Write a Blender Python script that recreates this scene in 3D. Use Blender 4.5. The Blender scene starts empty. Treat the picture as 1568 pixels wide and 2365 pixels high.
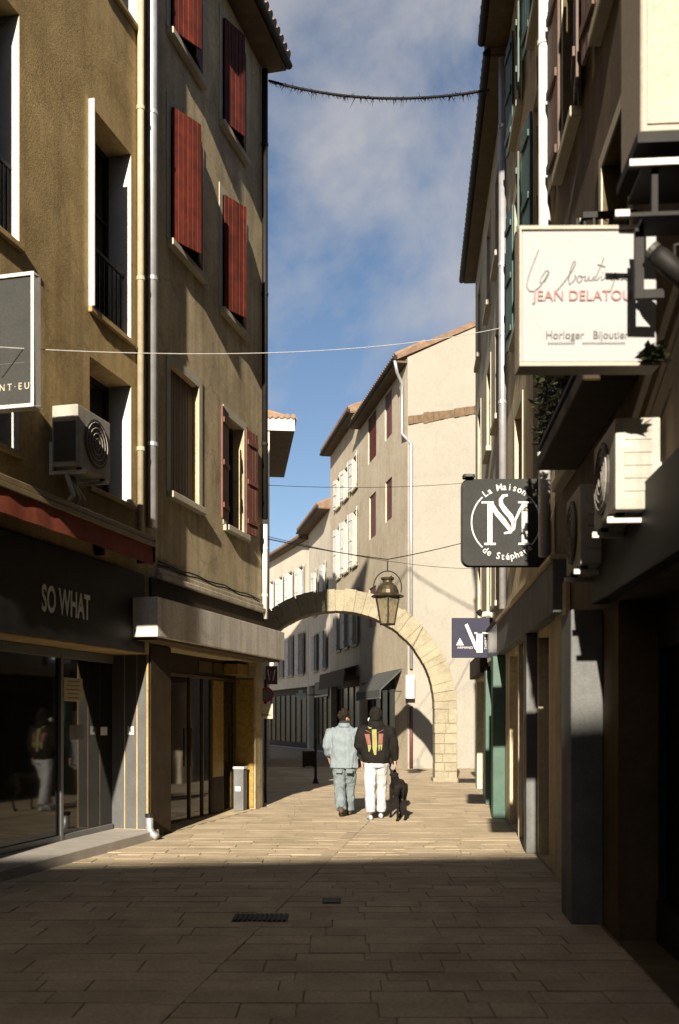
import bpy, bmesh, math, random
from mathutils import Vector, Matrix
from mathutils.bvhtree import BVHTree
random.seed(11)
C = bpy.context.scene.collection
SC = bpy.context.scene

# ------------------------------------------------------------------ camera, sky, sun, exposure
CAM_H, FOC, HOR, CX = 1.6, 2300.0, 1660.0, 784.0     # eye height (m), focal length / horizon / centre in reading units of the photo
cd = bpy.data.cameras.new('camera'); cam = bpy.data.objects.new('camera', cd); C.objects.link(cam)
cam.location = (0, 0, CAM_H); cam.rotation_euler = (math.pi/2, 0, 0)
cd.sensor_fit = 'VERTICAL'; cd.sensor_height = 36.0; cd.sensor_width = 24.0
cd.lens = FOC/2365*36; cd.shift_y = (HOR-1182.5)/2365
cd.clip_start = 0.05; cd.clip_end = 2000
cd.dof.use_dof = True; cd.dof.focus_distance = 17.0; cd.dof.aperture_fstop = 2.0
SC.camera = cam

SUN_T, SUN_E = 0.135, 0.40            # sideways drift and drop of the sun rays for each metre along the street
sun_dir = Vector((SUN_T, 1.0, -SUN_E*math.sqrt(1+SUN_T**2))).normalized()
elev = math.asin(-sun_dir.z)
az = math.atan2(-sun_dir.x, -sun_dir.y)          # compass direction of the sun seen from the place (from +Y, clockwise)
ld = bpy.data.lights.new('sun', 'SUN'); sun = bpy.data.objects.new('sun', ld); C.objects.link(sun)
ld.energy = 5.0; ld.angle = math.radians(0.6); ld.color = (1.0, 0.90, 0.74)
sun.rotation_euler = sun_dir.to_track_quat('-Z', 'Y').to_euler(); sun.location = (0, -10, 30)

w = bpy.data.worlds.new('World'); SC.world = w; w.use_nodes = True
nt = w.node_tree; N = nt.nodes; L = nt.links
for n in list(N): N.remove(n)
out = N.new('ShaderNodeOutputWorld'); bg = N.new('ShaderNodeBackground')
sky = N.new('ShaderNodeTexSky'); sky.sky_type = 'NISHITA'; sky.sun_disc = False
sky.sun_elevation = elev; sky.sun_rotation = az; sky.air_density = 0.85; sky.dust_density = 0.35; sky.ozone_density = 1.4
tc = N.new('ShaderNodeTexCoord'); mp = N.new('ShaderNodeMapping')
mp.inputs['Location'].default_value = (7.9098, 0.8771, 0.4079); mp.inputs['Scale'].default_value = (1.0, 1.0, 0.9)
nz = N.new('ShaderNodeTexNoise'); nz.inputs['Scale'].default_value = 2.6; nz.inputs['Detail'].default_value = 8
nz.inputs['Roughness'].default_value = 0.6; nz.inputs['Distortion'].default_value = 0.5
rp = N.new('ShaderNodeValToRGB'); rp.color_ramp.elements[0].position = 0.46; rp.color_ramp.elements[1].position = 0.64
rp.color_ramp.elements[1].color = (0.9, 0.9, 0.9, 1)
mx = N.new('ShaderNodeMix'); mx.data_type = 'RGBA'
mx.inputs['B'].default_value = (4.9, 4.75, 4.8, 1)     # cloud grey, in the sky's own units
L.new(tc.outputs['Generated'], mp.inputs['Vector']); L.new(mp.outputs['Vector'], nz.inputs['Vector'])
L.new(nz.outputs['Fac'], rp.inputs['Fac']); L.new(rp.outputs['Color'], mx.inputs['Factor'])
L.new(sky.outputs['Color'], mx.inputs['A']); L.new(mx.outputs['Result'], bg.inputs['Color'])
bg.inputs['Strength'].default_value = 0.05
L.new(bg.outputs['Background'], out.inputs['Surface'])
SC.view_settings.view_transform = 'Standard'; SC.view_settings.look = 'None'
SC.view_settings.exposure = 1.2; SC.view_settings.gamma = 1.0
SC.render.engine = 'CYCLES'
SC.cycles.max_bounces = 6; SC.cycles.diffuse_bounces = 1; SC.cycles.glossy_bounces = 3; SC.cycles.use_denoising = True
SC.cycles.sample_clamp_indirect = 4.0

# ------------------------------------------------------------------ materials
MATS = {}
def mat(name, c1, c2=None, rough=0.85, scale=2.0, bump=0.0, bscale=30.0, metal=0.0, spec=0.4, streak=0.0, rnd=0.0, fine=0.12, patch=0.0, crack=0.0, pos=False):
    if name in MATS: return MATS[name]
    m = bpy.data.materials.new(name); m.use_nodes = True
    t = m.node_tree; n = t.nodes; l = t.links
    b = n['Principled BSDF']; b.inputs['Roughness'].default_value = rough; b.inputs['Metallic'].default_value = metal
    b.inputs['Specular IOR Level'].default_value = spec
    c2 = c2 or tuple(x*0.78 for x in c1)
    co = n.new('ShaderNodeTexCoord')
    if pos:
        class _P: outputs = {'Object': n.new('ShaderNodeNewGeometry').outputs['Position']}
        co = _P
    a = n.new('ShaderNodeTexNoise'); a.inputs['Scale'].default_value = scale; a.inputs['Detail'].default_value = 7
    a.inputs['Roughness'].default_value = 0.62
    l.new(co.outputs['Object'], a.inputs['Vector'])
    r = n.new('ShaderNodeValToRGB'); r.color_ramp.elements[0].position = 0.36; r.color_ramp.elements[1].position = 0.66
    r.color_ramp.elements[0].color = (*c2, 1); r.color_ramp.elements[1].color = (*c1, 1)
    l.new(a.outputs['Fac'], r.inputs['Fac'])
    col = r.outputs['Color']
    if fine:
        f = n.new('ShaderNodeTexNoise'); f.inputs['Scale'].default_value = scale*17; f.inputs['Detail'].default_value = 4
        l.new(co.outputs['Object'], f.inputs['Vector'])
        fm = n.new('ShaderNodeMapRange'); fm.inputs['From Min'].default_value = 0.3; fm.inputs['From Max'].default_value = 0.7
        fm.inputs['To Min'].default_value = 1-fine; fm.inputs['To Max'].default_value = 1+fine
        l.new(f.outputs['Fac'], fm.inputs['Value'])
        mm = n.new('ShaderNodeMix'); mm.data_type = 'RGBA'; mm.blend_type = 'MULTIPLY'; mm.inputs['Factor'].default_value = 1
        l.new(col, mm.inputs['A']); l.new(fm.outputs['Result'], mm.inputs['B']); col = mm.outputs['Result']
    if streak:                                    # rain streaks: noise stretched along z
        mp_ = n.new('ShaderNodeMapping'); mp_.inputs['Scale'].default_value = (5, 5, 0.28)
        l.new(co.outputs['Object'], mp_.inputs['Vector'])
        s = n.new('ShaderNodeTexNoise'); s.inputs['Scale'].default_value = 1.0; s.inputs['Detail'].default_value = 5
        l.new(mp_.outputs['Vector'], s.inputs['Vector'])
        sm = n.new('ShaderNodeMapRange'); sm.inputs['From Min'].default_value = 0.42; sm.inputs['From Max'].default_value = 0.68
        sm.inputs['To Min'].default_value = 1.0; sm.inputs['To Max'].default_value = 1-streak
        l.new(s.outputs['Fac'], sm.inputs['Value'])
        m2 = n.new('ShaderNodeMix'); m2.data_type = 'RGBA'; m2.blend_type = 'MULTIPLY'; m2.inputs['Factor'].default_value = 1
        l.new(col, m2.inputs['A']); l.new(sm.outputs['Result'], m2.inputs['B']); col = m2.outputs['Result']
    def mul(col, node_out, f0, f1, t0, t1):
        mr = n.new('ShaderNodeMapRange'); mr.inputs['From Min'].default_value = f0; mr.inputs['From Max'].default_value = f1
        mr.inputs['To Min'].default_value = t0; mr.inputs['To Max'].default_value = t1; l.new(node_out, mr.inputs['Value'])
        k = n.new('ShaderNodeMix'); k.data_type = 'RGBA'; k.blend_type = 'MULTIPLY'; k.inputs['Factor'].default_value = 1
        l.new(col, k.inputs['A']); l.new(mr.outputs['Result'], k.inputs['B']); return k.outputs['Result']
    if patch:                                     # old repairs and damp blotches with fairly sharp rims
        for sc_, off, lo in ((0.55, 3.1, 1-patch), (1.9, 7.7, 1-patch*.6)):
            mo = n.new('ShaderNodeMapping'); mo.inputs['Location'].default_value = (off, off*.7, off*.3); l.new(co.outputs['Object'], mo.inputs['Vector'])
            pn = n.new('ShaderNodeTexNoise'); pn.inputs['Scale'].default_value = sc_; pn.inputs['Detail'].default_value = 9; pn.inputs['Roughness'].default_value = .7
            l.new(mo.outputs['Vector'], pn.inputs['Vector']); col = mul(col, pn.outputs['Fac'], .50, .60, 1.0, lo)
    if crack:                                     # fine wandering cracks
        wn = n.new('ShaderNodeTexNoise'); wn.inputs['Scale'].default_value = 3; wn.inputs['Detail'].default_value = 5; l.new(co.outputs['Object'], wn.inputs['Vector'])
        wm = n.new('ShaderNodeMix'); wm.data_type = 'RGBA'; wm.blend_type = 'LINEAR_LIGHT'; wm.inputs['Factor'].default_value = .25
        l.new(co.outputs['Object'], wm.inputs['A']); l.new(wn.outputs['Color'], wm.inputs['B'])
        vo = n.new('ShaderNodeTexVoronoi'); vo.feature = 'DISTANCE_TO_EDGE'; vo.inputs['Scale'].default_value = .55; l.new(wm.outputs['Result'], vo.inputs['Vector'])
        col = mul(col, vo.outputs['Distance'], 0.0, .012, 1-crack, 1.0)
    if rnd:
        oi = n.new('ShaderNodeObjectInfo')
        at = n.new('ShaderNodeAttribute'); at.attribute_name = 'tone'
        ad = n.new('ShaderNodeMath'); ad.operation = 'ADD'; l.new(oi.outputs['Random'], ad.inputs[0]); l.new(at.outputs['Fac'], ad.inputs[1])
        fr = n.new('ShaderNodeMath'); fr.operation = 'FRACT'; l.new(ad.outputs[0], fr.inputs[0])
        om = n.new('ShaderNodeMapRange'); om.inputs['To Min'].default_value = 1-rnd; om.inputs['To Max'].default_value = 1+rnd
        l.new(fr.outputs[0], om.inputs['Value'])
        m3 = n.new('ShaderNodeMix'); m3.data_type = 'RGBA'; m3.blend_type = 'MULTIPLY'; m3.inputs['Factor'].default_value = 1
        l.new(col, m3.inputs['A']); l.new(om.outputs['Result'], m3.inputs['B']); col = m3.outputs['Result']
    l.new(col, b.inputs['Base Color'])
    if bump:
        f2 = n.new('ShaderNodeTexNoise'); f2.inputs['Scale'].default_value = bscale; f2.inputs['Detail'].default_value = 6
        f2.inputs['Roughness'].default_value = 0.6
        l.new(co.outputs['Object'], f2.inputs['Vector'])
        bp = n.new('ShaderNodeBump'); bp.inputs['Strength'].default_value = bump; bp.inputs['Distance'].default_value = 0.02
        l.new(f2.outputs['Fac'], bp.inputs['Height']); l.new(bp.outputs['Normal'], b.inputs['Normal'])
    MATS[name] = m; return m

OCHRE = mat('ochre_stucco', (0.56, 0.40, 0.185), (0.42, 0.295, 0.125), 0.92, 1.3, 0.18, 45, streak=0.22, patch=.16, crack=.22)
GREYBEIGE = mat('grey_beige_stucco', (0.60, 0.48, 0.30), (0.45, 0.355, 0.215), 0.92, 1.1, 0.18, 40, streak=0.3, patch=.2, crack=.25)
CREAM = mat('cream_render', (0.295, 0.275, 0.235), (0.275, 0.255, 0.215), 0.92, 0.7, 0.07, 30, patch=.04, crack=.08, fine=.05)
WARMTAN = mat('tan_render', (0.52, 0.45, 0.35), (0.44, 0.37, 0.265), 0.92, 0.8, 0.12, 30, streak=0.10, patch=.10)
PALE = mat('pale_render', (0.62, 0.56, 0.46), (0.55, 0.49, 0.40), 0.92, 0.8, 0.12, 30, streak=0.10, patch=.10)
RGREY = mat('taupe_render', (0.56, 0.485, 0.36), (0.44, 0.38, 0.275), 0.92, 1.2, 0.14, 35, streak=0.3, patch=.18, crack=.2)
RTAN = mat('sand_render', (0.64, 0.53, 0.35), (0.52, 0.42, 0.26), 0.92, 1.2, 0.14, 35, streak=0.25, patch=.18, crack=.2)
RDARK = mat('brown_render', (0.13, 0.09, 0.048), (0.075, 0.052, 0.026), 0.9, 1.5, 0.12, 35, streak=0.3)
SURR = mat('window_surround', (0.46, 0.42, 0.33), (0.38, 0.34, 0.26), 0.9, 3, 0.05)
RED = mat('red_shutter_paint', (0.125, 0.022, 0.011), (0.07, 0.013, 0.008), 0.65, 6, 0.1, 60, rnd=0.25, patch=.25, streak=.25, spec=.2)
MAROON = mat('maroon_shutter_paint', (0.11, 0.035, 0.035), (0.08, 0.025, 0.025), 0.6, 6, rnd=0.12)
DKSHUT = mat('dark_brown_shutter_paint', (0.10, 0.055, 0.035), (0.07, 0.04, 0.025), 0.6, 6, rnd=0.15)
REDB = mat('brown_red_shutter_paint', (0.15, 0.055, 0.04), (0.10, 0.036, 0.026), 0.7, 6, 0.06, 60, rnd=.15)
GREEN = mat('green_shutter_paint', (0.035, 0.075, 0.06), (0.024, 0.05, 0.04), 0.55, 6, rnd=0.12)
GREENP = mat('green_pilaster_paint', (0.042, 0.095, 0.065), (0.03, 0.07, 0.05), 0.5, 6)
SHUTW = mat('grey_white_shutter', (0.50, 0.50, 0.49), (0.40, 0.40, 0.39), 0.7, 5, rnd=.12)
WHITEP = mat('white_paint', (0.62, 0.60, 0.56), (0.52, 0.50, 0.46), 0.6, 5)
LTGREY = mat('pale_grey_paint', (0.17, 0.17, 0.168), (0.13, 0.13, 0.128), 0.75, 4, streak=0.25, patch=.12, spec=.2)
GREYM = mat('grey_metal_cladding', (0.17, 0.17, 0.165), (0.14, 0.14, 0.135), 0.45, 4, metal=0.0)
CLAD = mat('shop_cladding', (0.085, 0.085, 0.082), (0.07, 0.07, 0.068), 0.5, 4)
ZINC = mat('galvanised_pipe', (0.50, 0.50, 0.52), (0.40, 0.40, 0.42), 0.4, 7, metal=0.55)
TANPIPE = mat('painted_pipe', (0.45, 0.38, 0.26), None, 0.6, 6)
BLACKM = mat('black_metal', (0.016, 0.014, 0.012), (0.010, 0.009, 0.008), 0.6, 8, spec=.2)
DKBROWN = mat('dark_brown_timber', (0.045, 0.030, 0.016), (0.028, 0.019, 0.010), 0.75, 5, spec=.2)
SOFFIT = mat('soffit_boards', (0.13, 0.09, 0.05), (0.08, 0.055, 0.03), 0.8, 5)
TILE = mat('terracotta_tile', (0.26, 0.165, 0.105), (0.16, 0.10, 0.065), 0.85, 4, 0.1, 40, rnd=0.2)
CONC = mat('canopy_concrete', (0.66, 0.60, 0.52), (0.56, 0.51, 0.44), 0.85, 1.6, 0.12, 40, streak=0.28, patch=.14)
STONE = mat('arch_stone', (0.30, 0.265, 0.19), (0.255, 0.22, 0.15), 0.95, 4, 1.0, 14, rnd=0.08, fine=0.28, patch=.16)
PAVE = mat('paving_stone', (0.485, 0.39, 0.27), (0.39, 0.31, 0.21), 0.8, 2.2, 0.25, 28, rnd=0.09, spec=.25, patch=.15, pos=True, fine=.16)
GROUNDM = mat('ground_joint', (0.30, 0.23, 0.15), (0.20, 0.155, 0.10), 0.9, 4, 0.2, 20)
GOLD = mat('gold_panel', (0.34, 0.22, 0.045), (0.20, 0.125, 0.022), 0.55, 14, 0.3, 30, metal=0.2, fine=.3)
AWRED = mat('red_awning_cloth', (0.24, 0.05, 0.022), (0.17, 0.034, 0.016), 0.85, 8, 0.05)
RAIL = mat('awning_rail', (0.22, 0.16, 0.085), (0.17, 0.12, 0.06), 0.5, 6)
ACW = mat('ac_casing', (0.42, 0.39, 0.345), (0.33, 0.30, 0.255), 0.6, 4, streak=0.3, patch=.15, spec=.2)
ACD = mat('ac_grille', (0.05, 0.048, 0.043), None, 0.6, 10)
SIGNW = mat('sign_white', (0.335, 0.33, 0.335), (0.315, 0.31, 0.315), 0.75, 2, spec=.15, fine=.03)
SIGNB = mat('sign_charcoal', (0.045, 0.045, 0.043), (0.038, 0.038, 0.036), 0.8, 3, spec=.12)
SIGNN = mat('sign_slate', (0.040, 0.040, 0.039), (0.033, 0.033, 0.032), 0.8, 3, spec=.12)
SIGNA = mat('sign_navy', (0.040, 0.040, 0.062), (0.034, 0.034, 0.054), 0.8, 3, spec=.12)
LETW = mat('letter_white', (0.60, 0.59, 0.56), None, 0.5, 3)
LETC = mat('letter_cream', (0.50, 0.44, 0.33), None, 0.5, 3)
LETGOLD = mat('letter_brass', (0.52, 0.40, 0.22), None, 0.45, 3)
LETGREY = mat('letter_grey', (0.11, 0.11, 0.105), None, 0.6, 3)
LETRED = mat('letter_rose', (0.26, 0.11, 0.10), None, 0.6, 3)
BOXB = mat('beige_cabinet', (0.36, 0.31, 0.25), (0.32, 0.275, 0.22), 0.6, 2)
PAPER = mat('paper_cream', (0.45, 0.38, 0.22), None, 0.8, 4)
PAPERW = mat('paper_white', (0.6, 0.58, 0.54), None, 0.8, 4)
BRICKB = mat('old_brick', (0.165, 0.11, 0.065), (0.11, 0.072, 0.042), 0.95, 6, 0.5, 25)
BRASS = mat('lantern_brass', (0.085, 0.065, 0.035), (0.045, 0.035, 0.02), 0.45, 9, metal=0.5)
GREYAWN = mat('grey_awning', (0.075, 0.078, 0.075), (0.06, 0.062, 0.06), 0.8, 4)
LEAF = mat('leaf_green', (0.05, 0.06, 0.02), (0.03, 0.038, 0.012), 0.6, 9, rnd=0.3)
SKIN = mat('skin', (0.50, 0.29, 0.20), (0.44, 0.24, 0.16), 0.55, 10, fine=0.03)
DENIM = mat('pale_denim', (0.195, 0.23, 0.25), (0.15, 0.18, 0.20), 0.9, 7, 0.25, 60)
JEANS = mat('washed_jeans', (0.16, 0.195, 0.205), (0.105, 0.13, 0.14), 0.9, 6, 0.25, 60)
HOOD = mat('black_hoodie', (0.016, 0.014, 0.012), (0.011, 0.010, 0.009), 0.95, 7, 0.2, 60, spec=.08)
TROUS = mat('white_trousers', (0.42, 0.42, 0.43), (0.36, 0.36, 0.37), 0.9, 6, 0.2, 50)
HAIR = mat('dark_hair', (0.020, 0.011, 0.006), (0.010, 0.006, 0.004), 0.7, 30, 0.3, 80, spec=.15)
SCARF = mat('dark_scarf', (0.02, 0.02, 0.02), None, 0.95, 12)
BOOT = mat('brown_boot', (0.06, 0.035, 0.02), None, 0.7, 10)
FUR = mat('black_fur', (0.014, 0.012, 0.010), (0.008, 0.007, 0.006), 0.85, 14, 0.4, 70, spec=.12)
FURG = mat('grey_fur', (0.26, 0.26, 0.27), (0.13, 0.13, 0.13), 0.9, 14, 0.4, 70)
PYEL = mat('print_yellow', (0.26, 0.25, 0.085), None, 0.8, 9)
PRED = mat('print_coral', (0.22, 0.085, 0.07), None, 0.8, 9)
EYEM = mat('eye', (0.02, 0.015, 0.012), None, 0.2, 9)
SIGNRED = mat('sign_red', (0.35, 0.03, 0.025), None, 0.5, 4)
SIGNMAR = mat('sign_maroon', (0.10, 0.02, 0.018), None, 0.5, 4)
TEALM = mat('pharmacy_teal', (0.6, 0.72, 0.7), None, 0.5, 4)

def glass(name, tint=(0.012, 0.011, 0.009), rough=0.04):
    if name in MATS: return MATS[name]
    m = bpy.data.materials.new(name); m.use_nodes = True; t = m.node_tree
    b = t.nodes['Principled BSDF']; b.inputs['Base Color'].default_value = (*tint, 1)
    b.inputs['Roughness'].default_value = rough; b.inputs['IOR'].default_value = 1.5; b.inputs['Specular IOR Level'].default_value = 0.5
    co = t.nodes.new('ShaderNodeTexCoord'); no = t.nodes.new('ShaderNodeTexNoise'); no.inputs['Scale'].default_value = 1.1
    bp = t.nodes.new('ShaderNodeBump'); bp.inputs['Strength'].default_value = 0.04; bp.inputs['Distance'].default_value = 0.05
    t.links.new(co.outputs['Object'], no.inputs['Vector']); t.links.new(no.outputs['Fac'], bp.inputs['Height'])
    t.links.new(bp.outputs['Normal'], b.inputs['Normal'])
    MATS[name] = m; return m
GLASS = glass('dark_glass')
GLASSD = glass('dull_dark_glass', (.006, .005, .004), .25); GLASSD.node_tree.nodes['Principled BSDF'].inputs['Specular IOR Level'].default_value = .12
def clear_glass(name):
    m = bpy.data.materials.new(name); m.use_nodes = True; t = m.node_tree
    for n in list(t.nodes): t.nodes.remove(n)
    o = t.nodes.new('ShaderNodeOutputMaterial'); mix = t.nodes.new('ShaderNodeMixShader'); mix.inputs[0].default_value = 0.35
    tr = t.nodes.new('ShaderNodeBsdfTransparent'); tr.inputs['Color'].default_value = (0.72, 0.66, 0.52, 1)
    p = t.nodes.new('ShaderNodeBsdfPrincipled'); p.inputs['Base Color'].default_value = (0.22, 0.19, 0.13, 1); p.inputs['Roughness'].default_value = 0.15
    no = t.nodes.new('ShaderNodeTexNoise'); no.inputs['Scale'].default_value = 6
    t.links.new(no.outputs['Fac'], mix.inputs[0])
    t.links.new(tr.outputs[0], mix.inputs[1]); t.links.new(p.outputs[0], mix.inputs[2]); t.links.new(mix.outputs[0], o.inputs['Surface'])
    return m
LGLASS = clear_glass('lantern_glass')

# ------------------------------------------------------------------ geometry helpers
class Fr:
    """a vertical facade: origin, direction along it, direction out of it"""
    def __init__(s, ox, oy, dx, dy, nx, ny, oz=0.0):
        d = Vector((dx, dy, 0)).normalized(); n = Vector((nx, ny, 0)); n = (n-d*n.dot(d)).normalized()
        s.o = Vector((ox, oy, oz)); s.d = d; s.n = n
    def p(s, u, n, z): return s.o+s.d*u+s.n*n+Vector((0, 0, z))
    def sub(s, u, n, du, dn, z=0):                  # a frame standing on this one (an ajar leaf, a return wall)
        r = Fr.__new__(Fr); r.o = s.p(u, n, z); r.d = (s.d*du+s.n*dn).normalized(); r.n = (s.d*(-dn)+s.n*du).normalized(); return r
    def u(s, px, n=0.0):                            # where the sight line of a photo column meets the facade
        k = (px-CX)/FOC
        return (k*(s.o.y+n*s.n.y)-s.o.x-n*s.n.x)/(s.d.x-k*s.d.y)
    def z(s, px, py, n=0.0): return CAM_H+(HOR-py)/FOC*s.p(s.u(px, n), n, 0).y
def spot(px, py, y): return Vector(((px-CX)/FOC*y, y, CAM_H+(HOR-py)/FOC*y))

ORG = {}
class M:
    def __init__(s): s.v = []; s.f = []
    def poly(s, pts):
        b = len(s.v); s.v += [Vector(p) for p in pts]; s.f.append(list(range(b, b+len(pts)))); return s
    def hexa(s, q):                                 # eight corners: bottom ring, top ring
        b = len(s.v); s.v += [Vector(p) for p in q]
        s.f += [[b+i for i in f] for f in ((3,2,1,0),(4,5,6,7),(0,1,5,4),(1,2,6,5),(2,3,7,6),(3,0,4,7))]; return s
    def box(s, fr, u0, u1, n0, n1, z0, z1):
        return s.hexa([fr.p(u0,n0,z0), fr.p(u1,n0,z0), fr.p(u1,n1,z0), fr.p(u0,n1,z0), fr.p(u0,n0,z1), fr.p(u1,n0,z1), fr.p(u1,n1,z1), fr.p(u0,n1,z1)])
    def wbox(s, x0, x1, y0, y1, z0, z1):
        return s.hexa([(x0,y0,z0),(x1,y0,z0),(x1,y1,z0),(x0,y1,z0),(x0,y0,z1),(x1,y0,z1),(x1,y1,z1),(x0,y1,z1)])
    def prism(s, pts, off):                         # a flat outline pushed along off
        off = Vector(off); n = len(pts); b = len(s.v)
        s.v += [Vector(p) for p in pts]+[Vector(p)+off for p in pts]
        s.f.append([b+i for i in range(n)][::-1]); s.f.append([b+n+i for i in range(n)])
        for i in range(n): j = (i+1) % n; s.f.append([b+i, b+j, b+n+j, b+n+i])
        return s
    def tube(s, pts, r, seg=8, caps=True):
        pts = [Vector(p) for p in pts]; n = len(pts); rs = r if isinstance(r, (list, tuple)) else [r]*n
        b = len(s.v); up = None
        for i, p in enumerate(pts):
            t = (pts[min(i+1, n-1)]-pts[max(i-1, 0)]).normalized()
            if up is None: up = Vector((0, 0, 1)) if abs(t.z) < 0.9 else Vector((1, 0, 0))
            a = (up-t*up.dot(t)).normalized(); c = t.cross(a); up = a
            for k in range(seg):
                an = 2*math.pi*k/seg; s.v.append(p+(a*math.cos(an)+c*math.sin(an))*rs[i])
        for i in range(n-1):
            for k in range(seg):
                k2 = (k+1) % seg; s.f.append([b+i*seg+k, b+i*seg+k2, b+(i+1)*seg+k2, b+(i+1)*seg+k])
        if caps: s.f.append([b+k for k in range(seg)][::-1]); s.f.append([b+(n-1)*seg+k for k in range(seg)])
        return s
    def lathe(s, c, prof, seg=12, start=0.0):
        c = Vector(c); b = len(s.v)
        for r, z in prof:
            for k in range(seg):
                a = start+2*math.pi*k/seg; s.v.append(c+Vector((r*math.cos(a), r*math.sin(a), z)))
        for i in range(len(prof)-1):
            for k in range(seg):
                k2 = (k+1) % seg; s.f.append([b+i*seg+k, b+i*seg+k2, b+(i+1)*seg+k2, b+(i+1)*seg+k])
        s.f.append([b+k for k in range(seg)][::-1]); s.f.append([b+(len(prof)-1)*seg+k for k in range(seg)])
        return s
    def loft(s, rings, seg=14, caps=True):          # rings: (centre, half-width vector, half-depth vector)
        b = len(s.v)
        for c, a, d in rings:
            c, a, d = Vector(c), Vector(a), Vector(d)
            for k in range(seg):
                an = 2*math.pi*k/seg; s.v.append(c+a*math.cos(an)+d*math.sin(an))
        n = len(rings)
        for i in range(n-1):
            for k in range(seg):
                k2 = (k+1) % seg; s.f.append([b+i*seg+k, b+i*seg+k2, b+(i+1)*seg+k2, b+(i+1)*seg+k])
        if caps: s.f.append([b+k for k in range(seg)][::-1]); s.f.append([b+(n-1)*seg+k for k in range(seg)])
        return s
    def ball(s, c, rx, ry, rz, seg=12, rings=8):
        return s.loft([(Vector(c)+Vector((0, 0, rz*math.sin(t))), (rx*math.cos(t), 0, 0), (0, ry*math.cos(t), 0))
                       for t in [(-0.5+(i+0.05)/(rings-0.9))*math.pi for i in range(rings)]], seg)
    def build(s, name, m, parent=None, bevel=0.0, smooth=False, kind=None, seg=1):
        if parent is not None: org = ORG[parent.name]
        else:
            xs = [v.x for v in s.v]; ys = [v.y for v in s.v]; zs = [v.z for v in s.v]
            org = Vector(((min(xs)+max(xs))/2, (min(ys)+max(ys))/2, min(zs)))
        me = bpy.data.meshes.new(name); me.from_pydata([v-org for v in s.v], [], s.f); me.update()
        bm = bmesh.new(); bm.from_mesh(me)
        bmesh.ops.remove_doubles(bm, verts=bm.verts, dist=1e-5)
        bmesh.ops.recalc_face_normals(bm, faces=bm.faces)
        if bevel: bmesh.ops.bevel(bm, geom=bm.edges[:], offset=bevel, segments=seg, affect='EDGES', profile=0.7)
        bm.to_mesh(me); bm.free()
        if smooth:
            for p in me.polygons: p.use_smooth = True
        me.materials.append(m)
        o = bpy.data.objects.new(name, me); C.objects.link(o)
        if parent is None: o.location = org
        else: o.parent = parent
        ORG[o.name] = org
        if kind: o['kind'] = kind
        return o
def tag(o, label, cat, group=None, kind=None):
    o['label'] = label; o['category'] = cat
    if group: o['group'] = group
    if kind: o['kind'] = kind
    return o
def thing(name, loc, label, cat, group=None):
    o = bpy.data.objects.new(name, None); C.objects.link(o); o.location = loc; o.empty_display_size = 0.2
    ORG[o.name] = Vector(loc); return tag(o, label, cat, group)

def wall(fr, u0, u1, z0, z1, ops, T=6.0, dep=0.25):
    """a building's stone box whose street face has openings (u0,u1,z0,z1[,depth]) with reveals"""
    m = M()
    us = sorted({u0, u1}|{a for o in ops for a in o[:2]}); zs = sorted({z0, z1}|{a for o in ops for a in o[2:4]})
    for i in range(len(us)-1):
        for j in range(len(zs)-1):
            cu, cz = (us[i]+us[i+1])/2, (zs[j]+zs[j+1])/2
            if any(o[0] < cu < o[1] and o[2] < cz < o[3] for o in ops): continue
            m.poly([fr.p(us[i],0,zs[j]), fr.p(us[i+1],0,zs[j]), fr.p(us[i+1],0,zs[j+1]), fr.p(us[i],0,zs[j+1])])
    for o in ops:
        a, b, c, d = o[:4]; r = -(o[4] if len(o) > 4 else dep)
        m.poly([fr.p(a,0,c), fr.p(a,r,c), fr.p(a,r,d), fr.p(a,0,d)]); m.poly([fr.p(b,0,c), fr.p(b,r,c), fr.p(b,r,d), fr.p(b,0,d)])
        m.poly([fr.p(a,0,d), fr.p(b,0,d), fr.p(b,r,d), fr.p(a,r,d)]); m.poly([fr.p(a,0,c), fr.p(b,0,c), fr.p(b,r,c), fr.p(a,r,c)])
        m.poly([fr.p(a,r,c), fr.p(b,r,c), fr.p(b,r,d), fr.p(a,r,d)])
    for u in (u0, u1): m.poly([fr.p(u,0,z0), fr.p(u,-T,z0), fr.p(u,-T,z1), fr.p(u,0,z1)])
    m.poly([fr.p(u0,-T,z0), fr.p(u1,-T,z0), fr.p(u1,-T,z1), fr.p(u0,-T,z1)])
    m.poly([fr.p(u0,0,z1), fr.p(u1,0,z1), fr.p(u1,-T,z1), fr.p(u0,-T,z1)])
    return m
def window(bld, fr, a, b, c, d, dep, fm, transom=True):
    n = -dep+0.012
    f = M(); w_ = 0.055
    f.box(fr, a+.003, a+w_, n, n+.05, c+.003, d-.003); f.box(fr, b-w_, b-.003, n, n+.05, c+.003, d-.003)
    f.box(fr, a+w_, b-w_, n, n+.05, d-w_, d-.003); f.box(fr, a+w_, b-w_, n, n+.05, c+.003, c+w_)
    mid = (a+b)/2; f.box(fr, mid-.03, mid+.03, n, n+.056, c+w_, d-w_)
    o = f.build('window', fm, bld)
    for s0, s1 in ((a+w_, mid-.03), (mid+.03, b-w_)):
        g = M(); tz = c+(d-c)*0.62 if transom else d-w_
        for z0, z1 in ((c+w_, tz),)+(((tz+.03, d-w_),) if transom else ()):
            q = M().box(fr, s0, s1, n+.012, n+.02, z0, z1); q.build('pane', GLASS, o)
        if transom: M().box(fr, s0, s1, n, n+.05, tz, tz+.03).build('glazing_bar', fm, o)
    return o
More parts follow.
